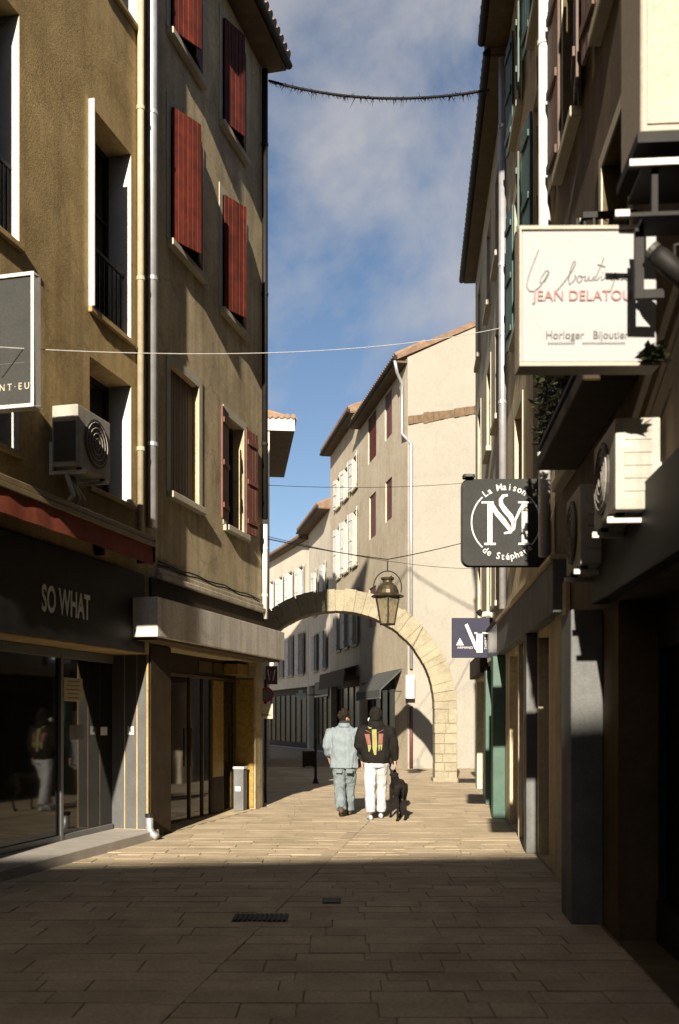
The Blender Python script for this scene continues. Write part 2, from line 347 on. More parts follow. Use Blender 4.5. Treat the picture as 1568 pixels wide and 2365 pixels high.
def leaf(bld, fr, hu, hn, width, z0, z1, ang, side, m, boards=5, th=0.028, ledges=3):
    """one shutter leaf of upright boards, hinged at hu; ang 0 = closed, 180 = folded back on the wall"""
    a = math.radians(ang)
    s = fr.sub(hu, hn, math.cos(a)*side, math.sin(a))
    ex = 1 if side > 0 else -1                     # outer face direction in the leaf's own frame
    o = M().box(s, .012, width-.012, -ex*(th/2-.010), -ex*(th/2-.004), z0+.01, z1-.01).build('shutter', m, bld)
    for k in range(ledges):
        zc = z0+(z1-z0)*(0.12+0.76*k/(ledges-1))
        M().box(s, 0.03, width-0.03, -ex*(th/2+.003), -ex*(th/2+.024), zc-.04, zc+.04).build('ledge', m, o)
    bw = width/boards
    for k in range(boards):
        M().box(s, k*bw+.004, (k+1)*bw-.004, -th/2+random.uniform(-.002,.002), th/2+random.uniform(-.002,.002), z0, z1).build('board', m, o, bevel=0.004)
    return o
def surround(bld, fr, a, b, c, d, w_=0.14, pr=0.018, m=None, sill=0.1):
    q = M(); q.box(fr, a-w_, a, .001, pr, c, d+w_); q.box(fr, b, b+w_, .001, pr, c, d+w_); q.box(fr, a, b, .001, pr, d, d+w_)
    q.build('window_surround', m or SURR, bld)
    if sill: M().box(fr, a-.1, b+.1, -.05, sill, c-.1, c-.003).build('window_sill', m or SURR, bld, bevel=.01)
def pipe(bld, pts, r, m, name='downpipe', clips=True, fr=None):
    o = M().tube(pts, r, 12).build(name, m, bld, smooth=True)
    if clips:
        a, b = Vector(pts[0]), Vector(pts[-1]); n = max(2, int((b-a).length/2.1))
        for k in range(n):
            p = a.lerp(b, (k+.5)/n); M().tube([p-Vector((0,0,.025)), p+Vector((0,0,.025))], r+.009, 12).build('pipe_collar', m, o)
    return o
def eave(bld, fr, u0, u1, z, over, T=6.0, fascia=0.16, pitch=0.42, tiles=False, wall_m=None):
    M().box(fr, u0, u1, .001, over, z-.05, z).build('soffit', SOFFIT, bld)
    g = M().tube([fr.p(u0, over+.05, z+.02), fr.p(u1, over+.05, z+.02)], .065, 10).build('gutter', BLACKM, bld)
    r = M(); zt = z+fascia
    r.prism([fr.p(u0, over, z+.002), fr.p(u0, over, zt), fr.p(u0, -T/2, zt+(T/2+over)*pitch), fr.p(u0, -T-.2, zt-.02), fr.p(u0, -T-.2, z+.002)], fr.d*(u1-u0))
    ro = r.build('roof', TILE, bld)
    m = M(); n = int((u1-u0)/0.2)                  # covering tiles along the edge
    for k in range(n):
        u = u0+.1+k*(u1-u0-.2)/max(1, n-1)
        a, b = fr.p(u, over+.07, zt-.01), fr.p(u, over-.9, zt+.97*pitch)
        if tiles: M().tube([a, b], [.085, .07], 8).build('roof_tile', TILE, ro)
        else: m.tube([a, b], [.085, .07], 8)
    if not tiles:
        o = m.build('roof_tiles', TILE, ro); o['kind'] = 'stuff'
    return ro
DG = lambda: bpy.context.evaluated_depsgraph_get()
def text(body, size, origin, right, up, m, parent, name='lettering', xs=1.0, ext=0.003, align='CENTER', out=None, char_only=False, bold=0.0):
    cu = bpy.data.curves.new('t', 'FONT'); cu.body = body; cu.size = size; cu.align_x = align; cu.align_y = 'CENTER'; cu.extrude = 0; cu.offset = bold
    cu.resolution_u = 4
    ob = bpy.data.objects.new('t', cu); C.objects.link(ob); bpy.context.view_layer.update()
    me = bpy.data.meshes.new_from_object(ob.evaluated_get(DG()))
    bpy.data.objects.remove(ob)
    r, u_ = Vector(right).normalized(), Vector(up).normalized(); nrm = r.cross(u_)
    q = M(); q.v = [Vector(origin)+r*v.co.x*xs+u_*v.co.y+nrm*ext for v in me.vertices]; q.f = [list(p.vertices) for p in me.polygons]
    bpy.data.meshes.remove(me)
    if char_only: return q
    return q.build(name, m, parent)
def remesh(q, name, m, parent, voxel=0.012, smooth=4):
    """weld overlapping lofts into one continuous skin"""
    o = q.build(name, m, parent)
    md = o.modifiers.new('r', 'REMESH'); md.mode = 'VOXEL'; md.voxel_size = voxel
    s = o.modifiers.new('s', 'SMOOTH'); s.iterations = smooth; s.factor = 0.5
    bpy.context.view_layer.update()
    me = bpy.data.meshes.new_from_object(o.evaluated_get(DG())); o.modifiers.clear(); old = o.data; o.data = me; bpy.data.meshes.remove(old)
    if not me.materials: me.materials.append(m)
    for p in me.polygons: p.use_smooth = True
    return o

# ------------------------------------------------------------------ the facades' ground lines
L1 = Fr(-2.46, 13.7, .25, 1, 1, -.25)                          # ochre house
_o = L1.p(0, -.02, 0); L2 = Fr(_o.x, _o.y, .25, 1, 1, -.25)    # beige house, set back a little
RF = Fr(1.486, 0, .073, 1, -1, .073)                           # right-hand row
AF = Fr(2.17, 32.0, -.187, 1, -1, -.187)                       # row beyond the arch
GF = Fr(2.17, 32.0, 1, .187, .187, -1)                         # its gable, facing back down the street
EF = Fr(-2.39, 34.0, -.11, 1, 1, .11)                          # house with the jutting eave beyond the arch
HF = Fr(-1.74, 21.6, -.083, 1, 1, .083)                        # low house the arch springs from, behind the beige one

# ------------------------------------------------------------------ ground and paving
g = M().poly([(-250,-250,-.014),(250,-250,-.014),(250,250,-.014),(-250,250,-.014)]).build('ground', GROUNDM)
tag(g, 'stone bedding and ground under the street', 'ground', kind='structure')
sheet = M().poly([(-12,-20,-.010),(6,-20,-.010),(6,60,-.010),(-20,60,-.010)]).build('street_paving', GROUNDM)
tag(sheet, 'pale stone slab paving of the pedestrian street', 'paving', kind='structure')
def left_x(y): return L1.o.x+.25*(y-L1.o.y)
def right_x(y): return 1.486+.073*y
def chan_x(y): return -.19+.136*(y-11.3)
def slab_mesh():
    me = bpy.data.meshes.new('paving_slab'); e_ = .5
    q = M().wbox(-.5, .5, -.5, .5, -.03, 0); me.from_pydata(q.v, [], q.f); me.materials.append(PAVE)
    o = bpy.data.objects.new('paving_slab', me); C.objects.link(o); o.parent = sheet; return o
slabs = []
y = 4.2; row = 0
rs = random.Random(5)
while y < 33:
    dep = rs.choice((.17, .2, .24, .28, .31)) if y < 14 else rs.choice((.30, .38, .45))
    yc = y+dep/2
    xl = left_x(yc)+.02 if yc < 18.3 else (-4.5 if yc < 21.9 else -1.6-.11*(yc-22))
    xl = max(xl, -yc*.36-.4); xr = min(right_x(yc)-.02 if yc < 23.5 else 5.0, yc*.36+.5)
    ch = chan_x(yc)
    for seg_a, seg_b in ((xl, ch-.065), (ch+.065, xr)):
        x = seg_a
        while x < seg_b-.05:
            ln = rs.uniform(.28, .85) if y < 14 else rs.uniform(.45, 1.0)
            if seg_b-(x+ln) < .22: ln = seg_b-x
            slabs.append((x+ln/2, yc, ln, dep)); x += ln
    y += dep; row += 1
proto = slab_mesh(); pm = proto.data
near = sorted(slabs, key=lambda s: s[1])
def in_view(s): return s[1] > 5.0 and abs(s[0])-s[2]/2 < s[1]*.345
vis = [s for s in near if in_view(s)]
single = vis[:300]; rest = [s for s in near if s not in single]
for i, (x, yy, ln, dp) in enumerate(single):
    o = proto if i == 0 else bpy.data.objects.new('paving_slab', pm)
    if i: C.objects.link(o); o.parent = sheet
    o.location = Vector((x, yy, rs.uniform(-.0035, .0025)))-ORG[sheet.name]
    o.scale = (ln-.009, dp-.009, 1); o.rotation_euler = (rs.uniform(-.006, .006), rs.uniform(-.004, .004), 0)
q = M(); tones = []
for (x, yy, ln, dp) in rest:
    dz = rs.uniform(-.0015, .0015); tn = rs.random(); b = len(q.v)
    q.wbox(x-ln/2+.002, x+ln/2-.002, yy-dp/2+.002, yy+dp/2-.002, -.03+dz, dz); tones += [tn]*8
me = bpy.data.meshes.new('far_slabs'); org = ORG[sheet.name]
me.from_pydata([v-org for v in q.v], [], q.f); at = me.attributes.new('tone', 'FLOAT', 'POINT')
for i, t in enumerate(tones): at.data[i].value = t
me.materials.append(PAVE); o = bpy.data.objects.new('paving_slabs', me); C.objects.link(o); o.parent = sheet; o['kind'] = 'stuff'
cy0 = 4.6
while cy0 < 30:                                      # drain channel: long narrow pieces laid end to end
    ln = .95; ca_ = math.atan(.136); p0 = Vector((chan_x(cy0+ln/2), cy0+ln/2, -.002))
    f_ = Fr(p0.x, p0.y, math.cos(ca_), -math.sin(ca_), math.sin(ca_), math.cos(ca_))
    M().box(f_, -.078, .078, -ln/2+.002, ln/2-.002, -.03, .005+rs.uniform(-.001,.001)).build('channel_stone', PAVE, sheet); cy0 += ln
# drain grate and small access cover
gy = 7.98; gx = (602-CX)/FOC*gy
t = thing('drain_grate', (gx, gy, 0), 'black slotted drain grate set in the shaded paving', 'drain grate')
M().wbox(gx-.22, gx+.22, gy-.15, gy+.15, -.005, .006).build('tray', BLACKM, t)
for k in range(11): M().wbox(gx-.205+k*.039, gx-.185+k*.039, gy-.135, gy+.135, .0065, .016).build('bar', BLACKM, t)
cy_ = 8.75; cx_ = (766-CX)/FOC*cy_
t = thing('access_cover', (cx_, cy_, 0), 'small square dark access cover right of the drain channel', 'cover')
M().wbox(cx_-.08, cx_+.08, cy_-.13, cy_+.13, -.004, .005).build('frame', DKBROWN, t)
M().wbox(cx_-.065, cx_+.065, cy_-.115, cy_+.115, .0055, .009).build('lid', BLACKM, t)

# ------------------------------------------------------------------ LEFT: ochre house
b1 = thing('ochre_house', L1.p(-4, -3, 0), 'ochre stucco house on the left with deep white-edged window reveals', 'house')
ue = (13.3-13.7)/L1.d.y
wa = (L1.u(-60), L1.u(45)); wb = (L1.u(207), L1.u(303)); wd = (L1.u(222), L1.u(318))
shop1 = (-6.2, L1.u(345)-.02)
ops = [(*wa, 6.5, 8.88, .38), (*wb, 6.46, 8.86, .38), (*wa, 4.35, 5.87, .38), (*wb, 4.35, 5.88, .38), (*wa, 10.6, 12.5, .38), (*wd, 10.6, 12.5, .38), (*shop1, .0, 2.46, .55)]
wall(L1, -30, ue, -.1, 17.5, ops).build('wall', OCHRE, b1)  # unseen upper height added to hold skylight off the street
for (a, b, c, d, dp) in ops[:-1]:
    window(b1, L1, a, b, c, d, dp, DKBROWN)
    M().box(L1, b-.006, b-.001, -dp+.07, -.004, c+.004, d-.004).build('reveal_lining', WHITEP, b1)
    M().box(L1, a-.04, b+.04, .0005, .05, c-.07, c-.002).build('window_sill', OCHRE, b1, bevel=.008)
for wnd in (wa, wb):                                # slim guard rails in the tall windows
    ro = M().box(L1, wnd[0]+.004, wnd[1]-.004, -.12, -.09, 7.28, 7.32).build('guard_rail', BLACKM, b1)
    M().box(L1, wnd[0]+.004, wnd[1]-.004, -.12, -.09, 6.56, 6.59).build('bottom_rail', BLACKM, ro)
    for k in range(9):
        uu = wnd[0]+(k+.7)*(wnd[1]-wnd[0])/9.4; M().box(L1, uu-.008, uu+.008, -.113, -.097, 6.59, 7.28).build('bar', BLACKM, ro)
# narrow metal edge standing beside the tall window
M().box(L1, wb[0]-.03, wb[0]-.002, .001, .075, 6.46, 8.9).build('roller_blind_track', WHITEP, b1, bevel=.004)
eave(b1, L1, -30, ue, 17.5, .25)
pipe(b1, [L1.p(L1.u(325, .06), .06, 17.3), L1.p(L1.u(325, .06), .06, 4.0)], .046, TANPIPE)
pipe(b1, [L1.p(L1.u(352, .07), .065, 17.4), L1.p(L1.u(352, .07), .065, 4.15)], .07, ZINC)
# recessed shop front
gl = -.55
ub_, um, ur = L1.u(8, gl), L1.u(132, gl), shop1[1]
fm = M()
for uu in (um, L1.u(272, gl)): fm.box(L1, uu-.03, uu+.03, gl+.004, gl+.07, .12, 2.4)
fm.box(L1, shop1[0]+.01, ur-.06, gl+.004, gl+.065, 2.34, 2.455); fm.box(L1, shop1[0]+.01, ur-.06, gl+.004, gl+.065, .121, .19)
so = fm.build('shop_window', GREYM, b1, bevel=.004)
for a, b in ((shop1[0]+.02, um-.034), (um+.034, L1.u(272, gl)-.034)):
    M().box(L1, a, b, gl+.02, gl+.03, .195, 2.335).build('pane', GLASS, so)
ret = L1.sub(ur-.006, 0, 0, -1)                     # far return of the recess, facing the street's near end
M().box(ret, .008, .545, -.0008, -.0034, .122, 2.452).build('cladding_backing', BLACKM, b1)
for k, (a, b) in enumerate(((.02, .15), (.165, .33), (.345, .535))):
    M().box(ret, a, b, -.004, -.028, .125, 2.45).build('cladding_panel', CLAD, b1, bevel=.003)
M().box(L1, shop1[0], ur+.05, -.54, .13, -.02, .12).build('threshold', mat('threshold_stone', (.40,.37,.33), (.33,.30,.27), .7, 4, .15, 40), b1, bevel=.012)
pn = L1.p(ur-.035, -.25, 0)
def card(name, fr, u0, u1, n, z0, z1, m, label, cat='notice', group=None, lines=0):
    t = thing(name, fr.p((u0+u1)/2, n, z0), label, cat, group)
    M().box(fr, u0, u1, n, n+.003, z0, z1).build('sheet', m, t)
    for k in range(lines):
        zc = z1-(z1-z0)*(.15+.7*k/max(1, lines-1)); wd_ = (u1-u0)*random.uniform(.5, .8); uc = (u0+u1)/2
        M().box(fr, uc-wd_/2, uc+wd_/2, n+.0035, n+.0045, zc-.006, zc+.006).build('print_line', LETGREY, t)
    return t
gp = gl+.032
card('paper_notice', L1, L1.u(147, gp), L1.u(190, gp), gp, L1.z(168, 1620, gp), L1.z(168, 1566, gp), PAPER, 'cream poster taped high on the dark shop window glass', lines=5)
card('paper_notice', L1, L1.u(160, gp), L1.u(192, gp), gp, L1.z(176, 1708, gp), L1.z(176, 1674, gp), LTGREY, 'grey sheet taped low on the dark shop window glass', lines=4)
card('paper_notice', L1, L1.u(232, gp), L1.u(247, gp), gp, L1.z(240, 1698, gp), L1.z(240, 1679, gp), PAPERW, 'small white sticker on the dark shop window glass')
zt = CAM_H+(HOR-1688)/FOC*12.95
t = thing('switch_plate', ret.p(.25, -.03, zt), 'small white plate on the grey cladding beside the shop window', 'plate')
M().box(ret, .20, .29, -.024, -.034, zt-.055, zt+.055).build('plate', PAPERW, t)
M().box(ret, .235, .255, -.0345, -.040, zt-.02, zt+.02).build('button', LTGREY, t)
# rainwater shoe at the corner
t = thing('rainwater_shoe', L1.p(ue-.12, .1, 0), 'small metal rainwater pipe shoe at the foot of the ochre house', 'pipe')
c0 = L1.p(ue-.14, .09, 0)
M().tube([c0+Vector((0,0,.34)), c0+Vector((0,0,.16)), c0+Vector((.03,-.02,.09)), c0+Vector((.11,-.05,.045))], .05, 10).build('elbow', ZINC, t, smooth=True)
M().tube([c0+Vector((0,0,.30)), c0+Vector((0,0,.345))], .06, 10).build('collar', BLACKM, t)
# fascia sign
f0 = .035
t = thing('shop_fascia', L1.p(-2.6, 0, 2.48), 'black shop fascia with condensed white SO WHAT lettering', 'shop sign')
M().box(L1, -6.2, ue-.16, .003, f0, 2.47, 3.5).build('board', BLACKM, t, bevel=.006)
text('SO WHAT', .40, L1.p((L1.u(98, f0)+L1.u(205, f0))/2, f0+.002, L1.z(150, 1395, f0)), L1.d, (0,0,1), LETW, t, xs=.58, bold=.010)
# retracted red awning
aw = thing('awning', L1.p(-2.5, .15, 3.5), 'retracted red shop awning with a tan rail above the black fascia', 'awning')
un = L1.u(356, .31); u_far = un
M().box(L1, -6.0, un, .003, .315, 3.86, 3.93).build('hood', RAIL, aw, bevel=.01)
M().box(L1, -6.0, un, .29, .33, 3.80, 3.857).build('front_rail', RAIL, aw, bevel=.006)
r_ = M(); r_.tube([L1.p(-5.98, .20, 3.74), L1.p(un-.03, .20, 3.74)], .095, 16); r_.build('cloth_roll', AWRED, aw, smooth=True)
v = M()
nseg = 34
for k in range(nseg):
    a, b = -5.97+k*(un-.05+5.97)/nseg, -5.97+(k+1)*(un-.05+5.97)/nseg
    na, nb = .30+.008*math.sin(k*1.7), .30+.008*math.sin((k+1)*1.7)
    v.poly([L1.p(a, na, 3.80), L1.p(b, nb, 3.80), L1.p(b, nb+.012, 3.56), L1.p(a, na+.012, 3.56)])
v.build('valance', AWRED, aw, smooth=True)
M().box(L1, un+.001, un+.03, .06, .32, 3.6, 3.9).build('end_cap', DKBROWN, aw, bevel=.01)
for uu in (-4.4, -1.9): M().box(L1, uu, uu+.06, .004, .11, 3.55, 3.70).build('bracket', BLACKM, aw)
# projecting sign box
ys = 9.0; x0, x1 = -3.55, (97-CX)/FOC*ys; z0, z1 = CAM_H+(HOR-957)/FOC*ys, CAM_H+(HOR-652)/FOC*ys
lr = L1.n; sf = Fr(x0, ys, lr.x, lr.y, -L1.d.x, -L1.d.y); ul = (x1-x0)/lr.x
sg = thing('projecting_sign', sf.p(0, 0, z0), 'dark square projecting sign box with a white metal rim on the ochre house', 'sign')
M().box(sf, .02, ul-.03, -.09, .0, z0+.03, z1-.03).build('panel', SIGNB, sg)
rm = M(); rm.box(sf, 0, ul, -.1, .02, z1-.03, z1); rm.box(sf, 0, ul, -.1, .02, z0, z0+.03); rm.box(sf, ul-.03, ul, -.1, .02, z0+.03, z1-.03); rm.box(sf, 0, .02, -.1, .02, z0+.03, z1-.03)
rm.build('rim', WHITEP, sg, bevel=.004)
text('N T · E U', .085, sf.p(ul-.2, .001, z0+.19), sf.d, (0,0,1), LETC, sg, xs=.9)
M().box(sf, .1, ul-.1, .001, .0025, z0+.40, z0+.404).build('rule_line', LETGREY, sg)
for zz in (z0+.2, z1-.2): M().box(sf, -.15, 0, -.06, -.02, zz-.02, zz+.02).build('bracket', BLACKM, sg)
# air conditioner
def ac_unit(fr, u0, u1, n0, n1, z0, z1, label, rev=1):
    t = thing('air_conditioner', fr.p((u0+u1)/2, (n0+n1)/2, z0-.1), label, 'air conditioner')
    M().box(fr, u0, u1, n0, n1, z0, z1).build('casing', ACW, t, bevel=.015, seg=2)
    cu_, cz_, rr = u0+(u1-u0)*.55, (z0+z1)/2, (z1-z0)*.41
    gq = M()
    ring = [fr.p(cu_+rr*math.cos(a), n1+.002, cz_+rr*math.sin(a)) for a in [2*math.pi*i/20 for i in range(20)]]
    gq.prism(ring, fr.n*.012); go = gq.build('fan_grille', ACD, t)
    for k in range(1, 5): 
        r2 = rr*k/4.6
        M().tube([fr.p(cu_+r2*math.cos(a), n1+.018, cz_+r2*math.sin(a)) for a in [2*math.pi*i/20 for i in range(21)]], .004, 5, False).build('grille_ring', ACW, go)
    for k in range(5):                                # louvres on the end that faces down the street
        zc = z0+(z1-z0)*(.2+.14*k); M().box(fr, u0-.006, u0-.001, n0+.05, n1-.05, zc, zc+.035).build('louvre', ACW, t)
    for uu in (u0+.09, u1-.12):
        br = M(); br.box(fr, uu, uu+.035, .002, n1+.03, z0-.06, z0-.022); br.box(fr, uu, uu+.035, .002, .04, z0-.022, z0+.3)
        br.build('bracket', WHITEP, t, bevel=.003)
        M().box(fr, uu-.005, uu+.04, n1-.07, n1-.02, z0-.0215, z0-.0005).build('foot', BLACKM, t)
    return t
_a, _b = L1.u(180, .40), L1.u(250, .40)
a1 = ac_unit(L1, _a, _b+.05, .09, .40, 4.32, 4.98, 'white air conditioner on the ochre house above the red awning')
M().box(L1, _a-.012, _a-.007, .115, .375, 4.37, 4.80).build('end_shade_grille', ACD, a1)  # dark grille colour also carries the sign box's shade on the casing end
hp = thing('hose_bundle', L1.p(_a+.3, .15, 4.0), 'loose pale pipes hanging below the air conditioner over the red awning', 'pipes')
c0 = L1.p(_a+.12, .2, 0)
for k, (dx_, r_) in enumerate(((0, .028), (.09, .02), (.16, .015))):
    s0 = c0+L1.d*dx_
    M().tube([s0+Vector((0,0,4.26)), s0+Vector((.02,0,4.16))+L1.d*.03, s0+L1.d*(.1+.05*k)+Vector((.02,0,4.06)), s0+L1.d*(.05+.1*k)+Vector((-.03,0,3.96)), s0+L1.d*(.2+.1*k)+Vector((-.06,0,3.95))], r_, 8).build('pipe', WHITEP, hp, smooth=True)

# ------------------------------------------------------------------ LEFT: beige house with red shutters
b2 = thing('beige_house', L2.p(2, -3, 0), 'beige stucco house on the left with red board shutters', 'house')
ue2 = L2.u(606)
c1, c2 = (L2.u(392), L2.u(458)), (L2.u(514), L2.u(566))
c1b = (c1[0], c1[0]+1.12); c2b = (L2.u(512), L2.u(512)+1.05)
c2l = (L2.u(521), L2.u(562))
shop2 = (L2.u(392), L2.u(590))
ops2 = [(*c1, 4.8, 6.62, .2), (*c2l, 4.75, 6.55, .25), (*c1b, 8.34, 10.24, .22), (*c2b, 8.2, 10.05, .22), (*c1b, 11.3, 12.95, .22), (*c2b, 11.2, 12.9, .22), (*shop2, 0, 2.6, .42)]
ustart = ue+.002
wall(L2, ustart, ue2, -.1, 13.4, ops2).build('wall', GREYBEIGE, b2)
for (a, b, c, d, dp) in ops2[:-1]:
    window(b2, L2, a, b, c, d, dp, DKBROWN)
    surround(b2, L2, a, b, c, d, .13, .014)
# lowest floor: one pair closed inside the reveal, one pair folded back
hw = (c1[1]-c1[0])/2
leaf(b2, L2, c1[0]+.004, -.1, hw-.006, 4.81, 6.61, 0, 1, DKSHUT); leaf(b2, L2, c1[1]-.004, -.1, hw-.006, 4.81, 6.61, 0, -1, DKSHUT)
hw = .46
leaf(b2, L2, c2l[0]-.005, .045, hw, 4.78, 6.56, 172, 1, REDB, 4); leaf(b2, L2, c2l[1]+.005, .045, hw, 4.78, 6.56, 174, -1, REDB, 4)
# upper floors: leaves ajar, pushed out from the wall
for (a, b), c, d, (g1, g2) in ((c1b, 8.34, 10.24, (24, 16)), (c2b, 8.2, 10.05, (23, 14)), (c1b, 11.3, 12.95, (25, 12)), (c2b, 11.2, 12.9, (20, 14))):
    hw = (b-a)/2
    leaf(b2, L2, a+.003, .04, hw-.005, c+.01, d-.01, g1, 1, RED, 6); leaf(b2, L2, b-.003, .04, hw-.005, c+.01, d-.01, g2, -1, RED, 6)
eave(b2, L2, ustart, ue2+.12, 13.4, .42)
pc = ue2-.07
pipe(b2, [L2.p(pc, .07, 13.3), L2.p(pc, .07, 5.2)], .055, BLACKM)
pipe(b2, [L2.p(pc, .07, 5.1), L2.p(pc, .07, 3.4)], .05, WHITEP)  # lower length of the dark pipe, sunlight put into its white colour
# string course with cables over the canopy
sc = M(); sc.box(L2, ustart+.3, ue2+.03, .0015, .10, 3.50, 3.58); sc.box(L2, ustart+.3, ue2+.01, .0015, .06, 3.583, 3.66)
sc.build('string_course', RGREY, b2, bevel=.01)
for k, zc in enumerate((3.70, 3.735)):
    M().tube([L2.p(ustart+.3+i*.36, .03+.02*random.random(), zc+.018*math.sin(i*1.9+k)) for i in range(13)], .012, 6).build('cable', BLACKM, b2)
M().box(L2, ustart+.05, ue2-.01, .002, .05, 3.17, 3.495).build('timber_band', DKBROWN, b2)
cn = .40
ca, cb = L2.u(364, cn), L2.u(657, cn)
M().box(L2, ca, cb, .003, cn, 2.65, 3.16).build('canopy', CONC, b2, bevel=.012, seg=2)
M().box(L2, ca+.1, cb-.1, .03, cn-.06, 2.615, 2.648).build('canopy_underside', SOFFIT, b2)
# glazed entrance with gold trim
g2 = -.42
BRONZE = mat('bronze_frame', (0.10, 0.068, 0.025), (0.06, 0.04, 0.015), 0.5, 6, spec=.3)
edges = [shop2[0]+.02, L2.u(432, g2), L2.u(462, g2), L2.u(482, g2), L2.u(508, g2), L2.u(535, g2), shop2[1]-.03]
fq = M()
for uu in edges: fq.box(L2, uu-.018, uu+.018, g2+.004, g2+.06, .02, 2.25)
fq.box(L2, shop2[0]+.005, shop2[1]-.005, g2+.004, g2+.065, 2.25, 2.30)
eo = fq.build('entrance_front', BRONZE, b2, bevel=.003)
for k, (a, b) in enumerate(zip(edges[:-1], edges[1:])):
    if k == 3:
        M().box(L2, a+.02, b-.02, g2+.03, g2+.075, .62, 2.245).build('gold_panel', GOLD, eo, bevel=.005)
        M().box(L2, a+.02, b-.02, g2+.03, g2+.07, .03, .615).build('plinth_panel', DKBROWN, eo, bevel=.005)
    else: M().box(L2, a+.021, b-.021, g2+.02, g2+.03, .03, 2.245).build('pane', GLASS, eo)
for uu in (edges[1], edges[5]): M().tube([L2.p(uu-.06, g2+.09, .85), L2.p(uu-.06, g2+.09, 1.45)], .014, 8).build('door_handle', BRONZE, eo, smooth=True)
M().box(L2, shop2[0]+.006, shop2[1]-.006, g2+.003, g2+.05, 2.303, 2.595).build('entrance_fascia', DKBROWN, b2)
for a, b in ((L2.u(452, g2), L2.u(482, g2)), (L2.u(486, g2), L2.u(512, g2))): M().box(L2, a, b, g2+.052, g2+.06, 2.36, 2.54).build('fascia_plate', BRONZE, b2)
M().box(L2, shop2[1]-.62, shop2[1]-.06, g2+.06, -.10, 2.36, 2.55).build('gold_lintel', GOLD, b2, bevel=.006)
M().box(L2, shop2[1]-.028, shop2[1]-.004, -.36, -.03, .02, 2.3).build('gold_reveal', GOLD, b2, bevel=.004)
pu = L2.u(548, -.2)
pd = thing('pedestal', L2.p(pu+.1, -.2, 0), 'low pale grey pedestal beside the gold trimmed shop entrance', 'pedestal')
M().box(L2, pu, pu+.2, -.27, -.09, 0, .72).build('body', LTGREY, pd, bevel=.008)
M().box(L2, pu-.01, pu+.21, -.28, -.08, .722, .765).build('top', WHITEP, pd, bevel=.006)
M().box(L2, pu-.006, pu-.001, -.24, -.14, .34, .42).build('label_plate', WHITEP, pd)
M().box(L2, ustart+.08, shop2[0]-.01, .002, .025, .0, 2.6).build('dark_stone_cladding', DKBROWN, b2, bevel=.005)
# post with signs at the corner
pp = spot(613, 1860, 19.0); pp.z = 0
t = thing('sign_post', pp, 'thin post with a red ringed round sign at the corner of the beige house', 'sign post')
M().tube([pp, pp+Vector((0,0,2.35))], .025, 8).build('post', BLACKM, t, smooth=True)
cc = pp+Vector((.02, -.03, 2.06))
def disc(c, r, off, th, n=24): return M().prism([c+Vector((r*math.cos(a), off, r*math.sin(a))) for a in [2*math.pi*i/n for i in range(n)]], (0, -th, 0))
disc(cc, .14, 0, .008).build('ring', SIGNRED, t); disc(cc, .105, -.009, .003).build('face', LTGREY, t)
pn_ = spot(606, 1660, 18.0)
t = thing('small_sign', pn_, 'small pale blank sign fixed to the tan corner pillar', 'sign')
M().wbox(pn_.x-.045, pn_.x+.19, 17.98, 18.0, 1.6, 1.87).build('plate', WARMTAN, t, bevel=.004)
M().wbox(pn_.x-.02, pn_.x+.165, 17.974, 17.979, 1.66, 1.675).build('print_line', DKBROWN, t)
M().wbox(pn_.x-.03, pn_.x+.0, 18.001, 18.12, 1.72, 1.75).build('bracket', BLACKM, t)

# ------------------------------------------------------------------ LEFT: house at the arch
e = thing('eave_house', EF.p(2.2, -3, 0), 'pale house far on the left, its tiled eave jutting into the sky', 'house')
ZE = 11.45
wall(EF, 0, 6.6, -.1, ZE, [(1.6, 2.6, 8.0, 9.8), (4.2, 5.2, 8.0, 9.8)], T=4.5).build('wall', PALE, e)
for a, b in ((1.6, 2.6), (4.2, 5.2)): window(e, EF, a, b, 8.0, 9.8, .25, DKBROWN)
M().box(EF, -.02, 6.6, .002, .86, ZE, ZE+.05).build('soffit', SOFFIT, e)
M().box(EF, -.08, -.021, -4.5, .86, ZE-.02, ZE+.40).build('verge_board', WHITEP, e, bevel=.006)
ro = M().prism([EF.p(-.02, .86, ZE+.052), EF.p(-.02, .86, ZE+.36), EF.p(-.02, -2.2, ZE+1.2), EF.p(-.02, -4.5, ZE+.36), EF.p(-.02, -4.5, ZE+.052)], EF.d*6.6).build('roof', TILE, e)
for k in range(9):                                  # tile ends in a wave along the verge and the eave
    nn = .80-k*.2
    M().tube([EF.p(-.14, nn, ZE+.46), EF.p(.5, nn, ZE+.50)], .088, 8).build('roof_tile', TILE, ro)
for k in range(20):
    uu = .15+k*.32; M().tube([EF.p(uu, .93, ZE+.38), EF.p(uu, -.3, ZE+.72)], [.12, .10], 8).build('roof_tile', TILE, ro)
h_ = thing('low_side_house', HF.p(6, -3, 0), 'low dark house tucked behind the beige house where the arch begins', 'house')
wall(HF, 0, 12.2, -.1, 6.8, [(1.2, 2.4, 3.4, 5.0), (5.2, 6.4, 3.4, 5.0), (8.4, 9.6, 3.4, 5.0)], T=4.0).build('wall', RGREY, h_)
for a in (1.2, 5.2, 8.4): window(h_, HF, a, a+1.2, 3.4, 5.0, .25, DKBROWN)
M().prism([HF.p(0, .1, 6.802), HF.p(0, -2, 7.5), HF.p(0, -4, 6.802)], HF.d*12.2).build('roof', TILE, h_)
